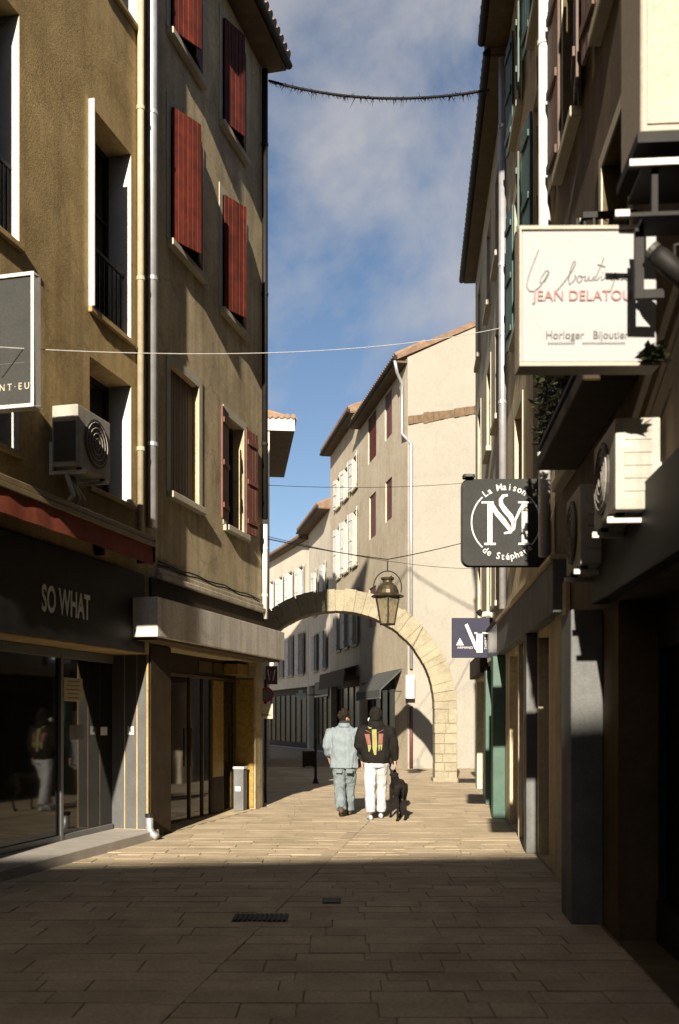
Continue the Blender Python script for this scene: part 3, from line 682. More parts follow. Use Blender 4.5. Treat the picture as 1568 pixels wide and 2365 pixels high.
# maroon hanging sign
ws = spot(627, 1560, 33.6)
t = thing('hanging_sign', ws, 'dark maroon hanging sign with a pale zigzag letter beyond the concrete canopy', 'sign')
M().wbox(ws.x-.20, ws.x+.18, 33.6, 33.66, ws.z-.3, ws.z+.32).build('panel', SIGNMAR, t, bevel=.004)
M().tube([(ws.x-.13, 33.59, ws.z+.2), (ws.x-.07, 33.59, ws.z-.18), (ws.x-.01, 33.59, ws.z+.15), (ws.x+.05, 33.59, ws.z-.18), (ws.x+.11, 33.59, ws.z+.2)], .018, 6).build('lettering', LETW, t)
M().wbox(ws.x+.181, ws.x+.20, 33.6, 33.66, ws.z-.3, ws.z+.32).build('edge_strip', LTGREY, t)
M().wbox(ws.x-.16, ws.x-.12, 33.661, 34.0, ws.z+.15, ws.z+.19).build('bracket', BLACKM, t)

# ------------------------------------------------------------------ the arch
AY, AT, ACX, AZ, RI, RO = 25.35, .62, -.08, 1.85, 2.50, 3.06
ar = thing('stone_arch', (2.7, AY+.3, 0), 'rough honey-coloured stone arch spanning the street', 'arch')
ra = random.Random(3)
angs = [0.0]
while angs[-1] < math.pi-.14: angs.append(angs[-1]+ra.uniform(.062, .105))
angs.append(math.pi)
P = lambda r, a, y: Vector((ACX+r*math.cos(a), y, AZ+r*math.sin(a)))
for a0, a1_ in zip(angs[:-1], angs[1:]):
    if ACX+RI*math.cos((a0+a1_)/2) < -2.0: continue
    g_ = .0015; ro_, ri_ = RO+ra.uniform(-.04, .02), RI+ra.uniform(-.004, .008); f_ = ra.uniform(-.012, .012)
    a0 += g_/RI; a1_ -= g_/RI; j = ra.uniform(-.008, .008)
    M().hexa([P(ri_, a0, AY+f_), P(ri_, a1_, AY+f_), P(ri_, a1_, AY+AT), P(ri_, a0, AY+AT), P(ro_, a0+j, AY+f_), P(ro_, a1_+j, AY+f_), P(ro_, a1_+j, AY+AT), P(ro_, a0+j, AY+AT)]).build('arch_stone', STONE, ar, bevel=.006)
q = M()
for k in range(36):
    a0, a1_ = math.pi*k/36, math.pi*(k+1)/36
    if ACX+RI*math.cos(a1_) < -2.1: continue
    q.hexa([P(RI+.03, a0, AY+.025), P(RI+.03, a1_, AY+.025), P(RI+.03, a1_, AY+AT-.03), P(RI+.03, a0, AY+AT-.03), P(RO-.06, a0, AY+.025), P(RO-.06, a1_, AY+.025), P(RO-.06, a1_, AY+AT-.03), P(RO-.06, a0, AY+AT-.03)])
q.wbox(ACX+RI+.03, ACX+RO-.03, AY+.025, AY+AT-.03, .02, AZ)
q.build('mortar_core', STONE, ar)
z = 0.0; k = 0
while z < AZ-.02:                                    # pier courses
    h = min(ra.choice((.22, .26, .3)), AZ-z)
    if AZ-(z+h) < .12: h = AZ-z
    cut = ra.uniform(.2, .36); x0, x1 = ACX+RI, ACX+RO+.02
    for a, b in ((x0, x0+cut), (x0+cut, x1)):
        M().wbox(a+.003+ra.uniform(-.005,.008)*(a == x0), b-.003, AY+ra.uniform(-.02,.012), AY+AT, z+.003, z+h-.003).build('pier_stone', STONE, ar, bevel=.012)
    z += h
M().wbox(ACX+RI-.04, ACX+RO+.07, AY-.05, AY+AT+.03, -.02, .10).build('pier_base', STONE, ar, bevel=.02)

# ------------------------------------------------------------------ row beyond the arch (right side, the street bends left)
def far_shop(bld, fr, a, b, z1, dep=.35, fascia=DKBROWN):
    f = M(); n = -dep+.01
    k = max(2, int((b-a)/1.1)); us = [a+.04+i*(b-a-.08)/k for i in range(k+1)]
    for uu in us: f.box(fr, uu-.03, uu+.03, n, n+.06, .03, z1-.35)
    f.box(fr, a+.01, b-.01, n, n+.065, z1-.35, z1-.01); o = f.build('shop_window', fascia, bld)
    for p, q_ in zip(us[:-1], us[1:]): M().box(fr, p+.032, q_-.032, n+.01, n+.02, .06, z1-.353).build('pane', GLASSD, o)
    M().box(fr, a+.012, b-.012, n, n+.075, .0, .30).build('stall_riser', fascia, bld)
A = thing('gable_house', AF.p(3.2, -3, 0), 'tall cream house with a blank sunlit gable wall behind the arch', 'house')
ua = AF.u(831); zA = AF.z(938, 838)
wA = [(AF.u(905), AF.u(889), AF.z(896, 1012), AF.z(896, 908)), (AF.u(869), AF.u(850), AF.z(860, 1062), AF.z(860, 955)),
      (AF.u(905), AF.u(890), AF.z(897, 1202), AF.z(897, 1108)), (AF.u(868), AF.u(853), AF.z(860, 1242), AF.z(860, 1142)),
      (AF.u(905), AF.u(892), 5.0, 6.5), (AF.u(868), AF.u(852), 5.0, 6.5)]
sA = (AF.u(912), ua-.15)
wall(AF, 0, ua-.002, -.1, zA, [(*o, .2) for o in wA]+[(*sA, 0, 3.0, .35)], T=9).build('wall', WARMTAN, A)
far_shop(A, AF, *sA, 3.0)
for i, (a, b, c, d) in enumerate(wA):
    window(A, AF, a, b, c, d, .2, WHITEP, transom=False)
    hw = (b-a)/2
    ang = (0, 0)
    leaf(A, AF, a+.004, .03 if ang[0] else -.05, hw-.006, c+.01, d-.01, ang[0], 1, RED if i == 1 else MAROON, 4)
    leaf(A, AF, b-.004, .03 if ang[0] else -.06, hw-.006, c+.01, d-.01, ang[1], -1, RED if i == 1 else MAROON, 4)
# gable skin with a sloping head, old roof scar and tile verge
ht = 9.0; sl = .50
gq = M().prism([GF.p(.002, .0, -.1), GF.p(ht, .0, -.1), GF.p(ht, .0, zA+.1+sl*ht*.55), GF.p(ht*.62, 0, zA+.12+sl*ht*.62), GF.p(.002, .0, zA+.12)], GF.n*.06)
gq.build('gable_wall', CREAM, A)
M().prism([GF.p(-.35, -.1, zA+.02), GF.p(-.35, -.1, zA+.20), GF.p(ht*.62, -.1, zA+.24+sl*ht*.62), GF.p(ht*.62, -.1, zA+.06+sl*ht*.62)], GF.n*.22).build('verge', TILE, A)
rv = M()
ro = M().prism([AF.p(.05, .35, zA+.06), AF.p(.05, -ht*.62, zA+.10+sl*ht*.62), AF.p(.05, -ht, zA)], AF.d*(ua-.1)).build('roof', TILE, A)
M().box(AF, -.05, ua-.003, .003, .38, zA-.06, zA+.0).build('soffit', SOFFIT, A)
M().tube([AF.p(-.12, .42, zA+.06), AF.p(ua, .42, zA+.06)], .075, 10).build('gutter', BLACKM, A)
q = M()
for k in range(int(ua/.22)): q.tube([AF.p(k*.22, .40, zA+.17), AF.p(k*.22, -.6, zA+.17+.5)], .09, 7)
q.build('roof_tiles', TILE, ro)['kind'] = 'stuff'
zb0, zb1 = GF.z(948, 972, .06), GF.z(1095, 944, .06)
ub0, ub1 = .02, GF.u(1110, .06)
rb = random.Random(8); nb = 26
for k in range(nb):                                   # rubble of the old roof line
    a, b = ub0+(ub1+2-ub0)*k/nb, ub0+(ub1+2-ub0)*(k+1)/nb; za = zb0+(zb1-zb0)*(a-ub0)/(ub1-ub0); zc = zb0+(zb1-zb0)*(b-ub0)/(ub1-ub0)
    h0 = .15+rb.uniform(-.03, .03); pr = .062+rb.uniform(.015, .05)
    M().hexa([GF.p(a,.061,za-h0), GF.p(b-.01,.061,zc-h0), GF.p(b-.01,pr,zc-h0), GF.p(a,pr,za-h0), GF.p(a,.061,za+h0), GF.p(b-.01,.061,zc+h0), GF.p(b-.01,pr,zc+h0), GF.p(a,pr,za+h0)]).build('scar_stone', BRICKB, A)
# downpipe that swings from the gutter to the corner
pA = AF.p(.28, .10, 0)
pts = [AF.p(-.05, .42, zA), AF.p(.1, .30, zA-.35), AF.p(.28, .10, zA-.6), AF.p(.28, .10, AF.z(928, 1010)), GF.p(.10, .14, AF.z(928, 1040)), GF.p(.10, .14, 3.2)]
M().tube(pts, .05, 10).build('downpipe', ZINC, A, smooth=True)
M().tube([GF.p(.10, .14, 2.0), GF.p(.10, .14, 0)], .055, 10).build('downpipe_base', MAROON, A, smooth=True)
t = thing('meter_box', GF.p(.0, .2, 2.1), 'white meter box on the corner of the gable house under the arch', 'meter box')
bz0, bz1 = CAM_H+(HOR-1614)/FOC*32, CAM_H+(HOR-1560)/FOC*32
M().box(GF, -.13, .15, .20, .38, bz0, bz1).build('case', WHITEP, t, bevel=.01)
M().box(GF, -.11, .13, .381, .388, bz0+.04, bz1-.04).build('door', WHITEP, t)
M().box(GF, -.08, .10, .10, .199, bz0+.1, bz1-.1).build('wall_plate', BLACKM, t)
# grey blind over the first shop
t = thing('grey_awning', AF.p(2, .4, 2.2), 'grey cloth awning over the shop at the gable house corner', 'awning')
q = M(); a, b = AF.u(908, .3), AF.u(850, .3)
q.prism([AF.p(a, .005, 3.25), AF.p(a, .75, 2.55), AF.p(a, .75, 2.3), AF.p(a, .72, 2.3), AF.p(a, .72, 2.53), AF.p(a, .005, 3.2)], AF.d*(b-a)); q.build('cloth', GREYAWN, t)
M().tube([AF.p(a, .74, 2.28), AF.p(b, .74, 2.28)], .025, 8).build('front_bar', LTGREY, t)
for uu in (a+.05, b-.05): M().tube([AF.p(uu, .01, 2.5), AF.p(uu, .72, 2.5)], .015, 6).build('arm', BLACKM, t)

def far_house(fr, u0, u1, zt, m, name, label, wins, shut, over=.3, shop_z=3.3, ang=(150, 168), sm=SHUTW, shopm=BLACKM):
    h = thing(name, fr.p((u0+u1)/2, -3, 0), label, 'house')
    s = (u0+.12, u1-.12)
    wall(fr, u0, u1, -.1, zt, [(*o, .18) for o in wins]+([(*s, 0, shop_z, .35)] if shop_z else []), T=7).build('wall', m, h)
    if shop_z: far_shop(h, fr, *s, shop_z, fascia=shopm)
    for (a, b, c, d) in wins:
        window(h, fr, a, b, c, d, .18, WHITEP, transom=False)
        surround(h, fr, a, b, c, d, .1, .012, sill=.08)
        if shut:
            hw = (b-a)/2
            leaf(h, fr, a-.01, .03, hw, c, d, ang[0], 1, sm, 3); leaf(h, fr, b+.01, .03, hw, c, d, ang[1], -1, sm, 3)
    eave(h, fr, u0, u1, zt, over)
    return h
uB0, uB1 = ua, AF.u(763)
cols = [AF.u(p) for p in (821, 801, 783)]
winsB = []
for (za, zc) in ((4.6, 6.8), (7.8, 10.0), (10.9, 12.2)):
    for c_ in cols: winsB.append((c_-.42, c_+.42, za, zc))
far_house(AF, uB0, uB1, AF.z(812, 985)+.1, WARMTAN, 'shuttered_house', 'sunlit tan house with white shutters behind the lantern', winsB, True, over=.4, ang=(166, 168))
uC0, uC1 = uB1, AF.u(712)
winsC = [(uC0+1.0, uC0+1.9, 6.8, 9.0), (uC0+3.6, uC0+4.5, 6.8, 9.0), (uC0+1.0, uC0+1.9, 4.0, 5.8), (uC0+3.6, uC0+4.5, 4.0, 5.8)]
far_house(AF, uC0+.002, uC1, AF.z(750, 1188), PALE, 'low_house', 'lower pale house with a deep timber eave beyond the white shutters', winsC, True, over=.55, ang=(164, 168))
pD = AF.p(uC1, 0, 0); DF = Fr(pD.x, pD.y, -.33, 1, -1, -.33)
winsD = []
for (za, zc) in ((4.0, 6.2), (7.2, 9.8)):
    for k in range(5): winsD.append((.9+k*2.1, 1.8+k*2.1, za, zc))
far_house(DF, .05, 11.5, 11.1, PALE, 'end_house', 'far pale house with tall white shutters where the street bends', winsD, True, over=.35, ang=(164, 168))
pG = DF.p(11.5, 0, 0); GG = Fr(pG.x, pG.y, -.75, 1, -1, -.75)
far_house(GG, .05, 14, 9.2, WARMTAN, 'bend_house', 'farthest tan house closing the bend of the street', [(2+k*2.6, 3+k*2.6, z_, z_+1.7) for k in range(4) for z_ in (3.8, 6.5)], False, over=.3)
# dark awning and signs in the shaded shops
t = thing('dark_awning', AF.p(uB0+2, .4, 2.3), 'dark brown shop awning in shade below the white shuttered house', 'awning')
q = M(); a, b = uB0+.3, uB1-.3
q.prism([AF.p(a, .005, 3.75), AF.p(a, .55, 3.6), AF.p(a, .6, 2.95), AF.p(a, .56, 2.95), AF.p(a, .5, 3.55), AF.p(a, .005, 3.7)], AF.d*(b-a)); q.build('cloth', DKBROWN, t)
M().tube([AF.p(a, .58, 2.94), AF.p(b, .58, 2.94)], .02, 8).build('front_bar', BLACKM, t)
ph = spot(694, 1605, 44)
t = thing('pharmacy_sign', ph, 'small pale teal cross-shaped sign in the shaded street beyond the arch', 'sign')
q = M()
for (a, b, c, d) in ((-.08, .08, -.22, .22), (-.22, -.082, -.08, .08), (.082, .22, -.08, .08)): q.wbox(ph.x+a, ph.x+b, 44, 44.12, ph.z+c, ph.z+d)
q.build('cross', TEALM, t); M().wbox(ph.x+.32, ph.x+.9, 44.03, 44.07, ph.z-.02, ph.z+.02).build('bracket', BLACKM, t)
ws = spot(735, 1595, 41)
t = thing('shop_fascia', AF.p(uC0+2, .05, 2.9), 'dull grey-green shop fascia in shade beyond the arch', 'shop sign')
M().box(AF, uC0+.3, uC0+4.2, .003, .06, 2.65, 3.4).build('board', mat('dull_green', (.10,.11,.08), None, .7, 4), t)
M().box(AF, uC0+.35, uC0+4.15, .061, .075, 2.68, 2.73).build('trim', LETC, t)
# bollard and planter
bp_ = spot(729, 1805, 24.6); bp_.z = 0
t = thing('bollard', bp_, 'slim black bollard in front of the arch', 'bollard')
M().lathe(bp_, [(.055, 0), (.055, .1), (.035, .13), (.032, 1.0), (.045, 1.02), (.045, 1.05), (.03, 1.1), (.012, 1.13)], 12).build('post', BLACKM, t, smooth=True)
M().lathe(bp_, [(.08, 0), (.08, .03), (.06, .05)], 12).build('foot', BLACKM, t)
pb = spot(713, 1770, 33); pb.z = 0
t = thing('planter', pb, 'low square brown planter box in the shaded street beyond the arch', 'planter')
M().wbox(pb.x-.2, pb.x+.2, 32.8, 33.2, .04, .48).build('box', DKBROWN, t, bevel=.01)
M().wbox(pb.x-.22, pb.x+.22, 32.78, 33.22, .482, .53).build('rim', BOOT, t, bevel=.008)
for a, b in ((-.16,-.16),(.16,-.16),(-.16,.16),(.16,.16)): M().wbox(pb.x+a-.03, pb.x+a+.03, 33+b-.03, 33+b+.03, 0, .039).build('foot', BLACKM, t)

# ------------------------------------------------------------------ RIGHT ROW
def rwin(bld, fr, a, b, c, d, dep, shut=None, ang=(170, 172), fm=WHITEP, boards=4):
    window(bld, fr, a, b, c, d, dep, fm); surround(bld, fr, a, b, c, d, .1, .015, sill=.1)
    if shut:
        hw = (b-a)/2
        leaf(bld, fr, a-.004, .04, hw, c, d, ang[0], 1, shut, boards); leaf(bld, fr, b+.004, .04, hw, c, d, ang[1], -1, shut, boards)
# far house on the right
uy = lambda y_: y_/RF.d.y
r2 = thing('taupe_house', RF.p(19, -3, 0), 'taupe rendered house on the right nearest the arch', 'house')
W2 = []
for yc in (17.3, 19.3, 22.0):
    for (c, d) in ((3.6, 4.95), (6.75, 8.4), (9.5, 11.1)): W2.append((yc-.42, yc+.42, c, d, .24))
s2 = [(16.35, 18.9, 0, 2.5, .45), (19.4, 22.9, 0, 2.45, .4)]
wall(RF, 15.402, RF.u(1098), -.1, 11.9, W2+s2).build('wall', RGREY, r2)
for (a, b, c, d, dp) in W2: rwin(r2, RF, a, b, c, d, dp, None)
far_shop(r2, RF, *s2[0][:2], 2.5, .45, DKBROWN); far_shop(r2, RF, *s2[1][:2], 2.45, .4, DKBROWN)
eave(r2, RF, 15.45, RF.u(1098)+.05, 11.9, .27)
M().box(RF, 19.0, 19.3, .003, .10, 0, 1.75).build('white_pilaster', WHITEP, r2, bevel=.01)
M().box(RF, 19.0, 19.3, .003, .07, 1.753, 2.6).build('brown_pilaster', DKBROWN, r2, bevel=.01)
M().box(RF, 15.9, 16.25, .003, .20, 0, 2.6).build('green_pilaster', GREENP, r2, bevel=.008)
M().box(RF, 18.6, 18.95, .003, .12, 0, 2.5).build('green_pilaster', GREENP, r2, bevel=.008)
M().box(RF, 15.9, 18.0, .003, .13, 2.61, 3.15).build('glazed_fascia', glass('fascia_glass', (.16,.15,.13), .25), r2, bevel=.008)
M().box(RF, 15.88, 18.02, .003, .16, 3.153, 3.2).build('fascia_cap', BLACKM, r2)
M().box(RF, 19.5, 23.0, .003, .16, 2.5, 2.9).build('brown_fascia', DKBROWN, r2, bevel=.01)
pipe(r2, [RF.p(15.42, .09, 11.8), RF.p(15.42, .09, 3.3)], .06, ZINC)
# middle house, green shutters
r1 = thing('sand_house', RF.p(13, -3, 0), 'sand coloured house on the right with green shutters and a bright downpipe', 'house')
W1 = []
for yc in (11.7, 13.9):
    for (c, d) in ((4.2, 5.9), (7.0, 9.0), (9.9, 11.5)): W1.append((yc-.45, yc+.45, c, d, .24))
s1 = [(10.85, 11.75, 0, 2.55, .4), (12.2, 15.2, 0, 2.55, .4)]
wall(RF, 10.402, 15.4, -.1, 12.05, W1+s1).build('wall', RTAN, r1)
for (a, b, c, d, dp) in W1: rwin(r1, RF, a, b, c, d, dp, GREEN if c > 6 else None, (172, 174))
far_shop(r1, RF, *s1[0][:2], 2.55, .4, DKBROWN); far_shop(r1, RF, *s1[1][:2], 2.55, .4, DKBROWN)
eave(r1, RF, 10.41, 15.44, 12.05, .36)
M().box(RF, 11.85, 12.15, .003, .13, 0, 2.6).build('grey_pilaster', LTGREY, r1, bevel=.006)
M().box(RF, 13.4, 13.5, .003, .06, 0, 2.6).build('timber_post', WARMTAN, r1, bevel=.006)
M().box(RF, 9.55, 15.85, .003, .14, 2.62, 3.12).build('shop_fascia_box', LTGREY, r1, bevel=.008)
M().box(RF, 9.55, 15.85, .003, .17, 3.123, 3.18).build('fascia_cornice', RTAN, r1, bevel=.008)
pipe(r1, [RF.p(10.45, .10, 11.9), RF.p(10.45, .10, 3.3)], .065, WHITEP)
# near house, brown, mostly in shade
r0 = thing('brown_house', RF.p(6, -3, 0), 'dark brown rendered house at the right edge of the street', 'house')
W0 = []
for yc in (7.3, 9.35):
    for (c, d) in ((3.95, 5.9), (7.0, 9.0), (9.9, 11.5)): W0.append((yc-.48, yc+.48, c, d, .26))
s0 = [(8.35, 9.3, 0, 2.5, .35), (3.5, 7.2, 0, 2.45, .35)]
wall(RF, -17, 10.4, -.1, 17.5, W0+s0).build('wall', RDARK, r0)  # top raised out of view so less sky reaches the paving
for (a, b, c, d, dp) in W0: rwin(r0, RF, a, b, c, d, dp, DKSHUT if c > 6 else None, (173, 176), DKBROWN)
far_shop(r0, RF, *s0[0][:2], 2.5, .35, BLACKM); far_shop(r0, RF, *s0[1][:2], 2.45, .35, BLACKM)
eave(r0, RF, -17, 10.38, 17.5, .3)
M().box(RF, 7.75, 8.25, .003, .25, 0, 2.45).build('grey_pilaster', LTGREY, r0, bevel=.008)
M().box(RF, 9.35, 10.05, .003, .05, 0, 2.9).build('tan_pilaster', RTAN, r0, bevel=.006)
M().box(RF, 3.4, 7.6, .003, .12, 2.47, 3.0).build('dark_fascia', BLACKM, r0, bevel=.008)
ts = M().box(RF, 7.0, 11.9, .02, .035, .0, .012).build('threshold_strip', RAIL, r0)
# balcony with iron railing
ba, bb, bn, bz = 6.55, 8.95, .36, 3.95
M().box(RF, ba, bb, .002, bn, bz-.12, bz).build('balcony_slab', DKBROWN, r0, bevel=.01)
rl = M(); rl.box(RF, ba, bb, bn-.03, bn, bz+.95, bz+.99); rl.box(RF, ba, ba+.03, .01, bn-.031, bz+.95, bz+.99); rl.box(RF, bb-.03, bb, .01, bn-.031, bz+.95, bz+.99)
rl.box(RF, ba, bb, bn-.03, bn, bz+.05, bz+.08)
ro = rl.build('balcony_rail', BLACKM, r0)
for k in range(30):
    uu = ba+.03+k*(bb-ba-.06)/29; M().box(RF, uu-.007, uu+.007, bn-.022, bn-.008, bz+.08, bz+.95).build('baluster', BLACKM, ro)
for k in range(11):
    uu = ba+.13+k*.2
    M().tube([RF.p(uu+.07*math.cos(t_), bn-.015, bz+.72+.09*math.sin(t_)) for t_ in [i*math.pi/5 for i in range(9)]], .008, 5).build('scroll', BLACKM, ro)
for k in range(4):
    M().box(RF, ba+.004, ba+.014, .06+k*.11, .075+k*.11, bz+.002, bz+.949).build('baluster', BLACKM, ro)
# planting on the balcony
def plant(loc, label, n, sx, sy, sz, seed, trough=None):
    t = thing('potted_plant', loc, label, 'plant', None); rr = random.Random(seed)
    if trough: trough(t)
    q = M()
    for k in range(n):
        p = Vector(loc)+Vector((rr.gauss(0, sx), rr.gauss(0, sy), min(abs(rr.gauss(0, sz)), sz*1.8)+.12)); a = rr.uniform(0, 6.28); l_ = rr.uniform(.03, .06)
        d1 = Vector((math.cos(a), math.sin(a), rr.uniform(-.6, .6)))*l_; d2 = Vector((-math.sin(a), math.cos(a), rr.uniform(-.5, .8)))*l_*.4
        q.poly([p-d1, p+d2, p+d1, p-d2])
    q.build('leaves', LEAF, t)
    s_ = M()
    for k in range(6): s_.tube([Vector(loc)+Vector((0, 0, .1)), Vector(loc)+Vector((rr.gauss(0, sx), rr.gauss(0, sy), sz*1.3+.15))], .005, 5)
    s_.build('stems', BOOT, t)
names = ['leafy plant nearest the viewer on the iron balcony', 'second leafy plant along the iron balcony', 'third leafy plant along the iron balcony', 'fourth leafy plant along the iron balcony', 'fifth leafy plant along the iron balcony', 'leafy plant at the far end of the iron balcony']
for k in range(6):
    lc = RF.p(ba+.22+k*.39, bn-.10, bz)
    def tr(t, lc=lc): M().wbox(lc.x-.05, lc.x+.07, lc.y-.17, lc.y+.17, lc.z+.002, lc.z+.15).build('trough', BOOT, t, bevel=.01)
    plant(lc, names[k], 760, .055, .16, .40, 20+k, tr)
# air conditioners on the brown house
ac_unit(RF, 5.85, 6.55, .03, .29, 2.83, 3.37, 'large white air conditioner low on the brown house under the jeweller sign')
ac_unit(RF, 7.2, 7.85, .03, .27, 2.72, 3.30, 'smaller white air conditioner further along the brown house')
# jeweller's sign
yj = 5.35
jx0, jx1 = (1204-CX)/FOC*yj, (1516-CX)/FOC*yj; jz0, jz1 = CAM_H+(HOR-838)/FOC*yj, CAM_H+(HOR-532)/FOC*yj
JF = Fr(jx0, yj, 1, -.01, -.01, -1); jw = jx1-jx0; jh = jz1-jz0
js = thing('jeweller_sign', JF.p(jw/2, 0, jz0), 'large white square projecting sign with handwritten script, JEAN DELATOUR and Horloger Bijoutier', 'sign')
M().box(JF, .0, jw, -.13, 0, jz0, jz1).build('box', SIGNW, js, bevel=.008)
fq = M(); fq.box(JF, -.012, jw+.012, -.135, .012, jz1+.001, jz1+.02); fq.box(JF, -.012, jw+.012, -.135, .012, jz0-.02, jz0-.001)
fq.box(JF, -.012, -.001, -.135, .012, jz0, jz1); fq.build('rim', BOXB, js)
def J(zx, zy): return JF.p((zx-75)/1275*jw, .004, jz1-(zy-170)/1230*jh)
strokes = [[(238,350),(190,470),(150,570),(128,650),(125,700),(150,738),(195,738),(245,700),(300,620),(330,565),(325,545),(300,555),(262,610),(250,650),(262,668),(295,645),(330,580),(335,560)],
           [(388,755),(440,700),(500,625),(555,545),(585,480),(580,458),(560,475),(530,560),(518,640),(528,680),(560,650),(590,610),(575,590)],
           [(610,600),(596,640),(615,662),(645,640),(640,600),(615,596),(650,610),(680,600),(668,640),(690,645),(715,600),(708,640),(735,640),(760,600)],
           [(850,430),(820,510),(780,600),(750,640),(790,635),(815,605)], [(790,492),(865,516)], [(830,600),(825,640),(850,628),(870,600)], [(838,566),(842,572)],
           [(960,572),(925,590),(900,622),(925,638),(958,600),(968,572),(945,650),(915,742)], [(968,600),(985,640),(1010,600),(1008,640),(1040,625),(1065,598),(1050,590),(1040,625),(1070,640),(1095,610)]]
q = M()
for st in strokes: q.tube([J(*p) for p in st], .0024, 5)
q.build('script_lettering', LETGREY, js)
text('JEAN DELATOUR', .078, J(690, 787), JF.d, (0,0,1), LETRED, js, xs=.97, ext=.004)
text('Horloger   Bijoutier', .060, J(690, 1148), JF.d, (0,0,1), LETGREY, js, xs=.92, ext=.004)
q = M()
for k in range(34):
    a = J(325+k*21.5, 1222); 
    if k in (12, 13, 14): continue
    q.box(Fr(a.x, a.y, 1, -.01, -.01, -1), 0, .0075, .001, .003, a.z-.004, a.z+.004)
q.build('small_print', LTGREY, js)
wx = right_x(yj)
M().box(JF, jw+.013, jw+.05, -.09, -.04, jz1-.12, jz1-.09).build('bracket', BLACKM, js); M().box(JF, jw+.013, jw+.05, -.09, -.04, jz0+.09, jz0+.12).build('bracket', BLACKM, js)
lc = JF.p(jw*.95, .05, jz0-.12)
plant(lc, 'small green tuft at the lower corner of the jeweller sign', 70, .028, .025, .03, 77)
# beige cabinet high at the right edge, shelves and spotlight
cb_ = thing('wall_cabinet', RF.p(5.2, .15, 4.52), 'beige lit wall cabinet high at the right edge of the street', 'cabinet')
M().box(RF, 5.02, 5.5, .004, .33, 4.56, 5.75).build('case', BOXB, cb_, bevel=.01)
M().box(RF, 5.01, 5.018, .03, .30, 4.60, 5.7).build('front_panel', BOXB, cb_)
M().box(RF, 5.0, 5.52, .004, .35, 4.50, 4.555).build('base_tray', BLACKM, cb_)
sh = thing('steel_bracket', RF.p(5.2, .2, 3.74), 'black steel bracket shelves with sunlit edges painted white under the beige cabinet', 'bracket')
for (zc, nn, u0_, u1_) in ((4.38, .40, 4.96, 5.34), (4.13, .47, 4.96, 5.18)):
    M().box(RF, u0_, u1_, .004, min(nn, .33), zc-.02, zc).build('shelf', BLACKM, sh)
    M().box(RF, u0_, u0_+.03, min(nn, .33)+.001, nn, zc-.02, zc-.001).build('shelf_arm', BLACKM, sh)
    M().box(RF, u0_-.012, u0_-.001, .004 if nn < .45 else .40, nn, zc-.022, zc+.010).build('lit_shelf_edge', WHITEP, sh)  # sun catching the front edge, put in as white paint
M().box(RF, 5.0, 5.03, .25, .28, 4.132, 4.358).build('strut', BLACKM, sh)
bq = M(); bq.box(RF, 5.08, 5.115, .30, .345, 3.75, 4.108); bq.box(RF, 5.08, 5.115, .2, .299, 3.75, 3.795); bq.build('hanger', BLACKM, sh)
sp = thing('spotlight', RF.p(5.0, .12, 3.7), 'black cylindrical spotlight beside the jeweller sign', 'spotlight')
s0_, s1_ = RF.p(5.02, .26, 3.95), RF.p(4.98, .08, 3.76)
M().tube([s0_, s0_.lerp(s1_, .15), s1_], [.042, .052, .052], 14).build('body', BLACKM, sp, smooth=True)
M().tube([s0_+(s0_-s1_).normalized()*.002, s0_+(s0_-s1_).normalized()*.03], [.046, .046], 14).build('lens_ring', ACD, sp)
M().tube([s0_.lerp(s1_, .5), s0_.lerp(s1_, .5)+Vector((0, 0, .12)), RF.p(5.0, .02, 4.0)], .012, 6).build('arm', BLACKM, sp)
# round-cornered monogram sign
yn = 10.68
nc = spot(1168, 1206, yn); hs = .465
NFr = Fr(nc.x, yn, 1, -.02, -.02, -1, nc.z)
ns = thing('monogram_sign', NFr.p(0, 0, -hs), 'slate grey round-cornered sign with a white monogram in a ring and La Maison lettering', 'sign')
def rrect(h, r, n=6):
    pts = []
    for cx0, cz0, a0 in ((h-r, h-r, 0), (-h+r, h-r, 90), (-h+r, -h+r, 180), (h-r, -h+r, 270)):
        for i in range(n+1): a = math.radians(a0+90*i/n); pts.append((cx0+r*math.cos(a), cz0+r*math.sin(a)))
    return pts
M().prism([NFr.p(a, 0, b) for a, b in rrect(hs, .085)], -NFr.n*.05).build('panel', SIGNN, ns)
M().prism([NFr.p(a, -.051, b) for a, b in rrect(hs+.012, .09)], -NFr.n*.01).build('backing', BLACKM, ns)
def flat(pts, n0=.002, th=.004): return M().prism([NFr.p(a, n0, b) for a, b in pts], NFr.n*th)
R_ = .36
for (d0, d1) in ((-42, 48), (133, 227)):
    q = M(); arc = [math.radians(d0+(d1-d0)*i/24) for i in range(25)]
    for a, b in zip(arc[:-1], arc[1:]):
        q.prism([NFr.p(r*math.cos(x), .002, r*math.sin(x)) for r, x in ((R_, a), (R_+.014, a), (R_+.014, b), (R_, b))], NFr.n*.004)
    q.build('ring_arc', LETW, ns)
mono = M()
def serif_stem(xc, w2): 
    for pts in ([(xc-w2, -.22), (xc+w2, -.22), (xc+w2, .20), (xc-w2, .20)], [(xc-w2-.035, -.245), (xc+w2+.035, -.245), (xc+w2+.035, -.222), (xc-w2-.035, -.222)]):
        mono.prism([NFr.p(a, .002, b) for a, b in pts], NFr.n*.004)
serif_stem(-.17, .026); serif_stem(.20, .030)
for pts in ([(-.26, .202), (-.13, .202), (-.13, .222), (-.26, .222)], [(.13, .202), (.28, .202), (.28, .222), (.13, .222)]):
    mono.prism([NFr.p(a, .002, b) for a, b in pts], NFr.n*.004)
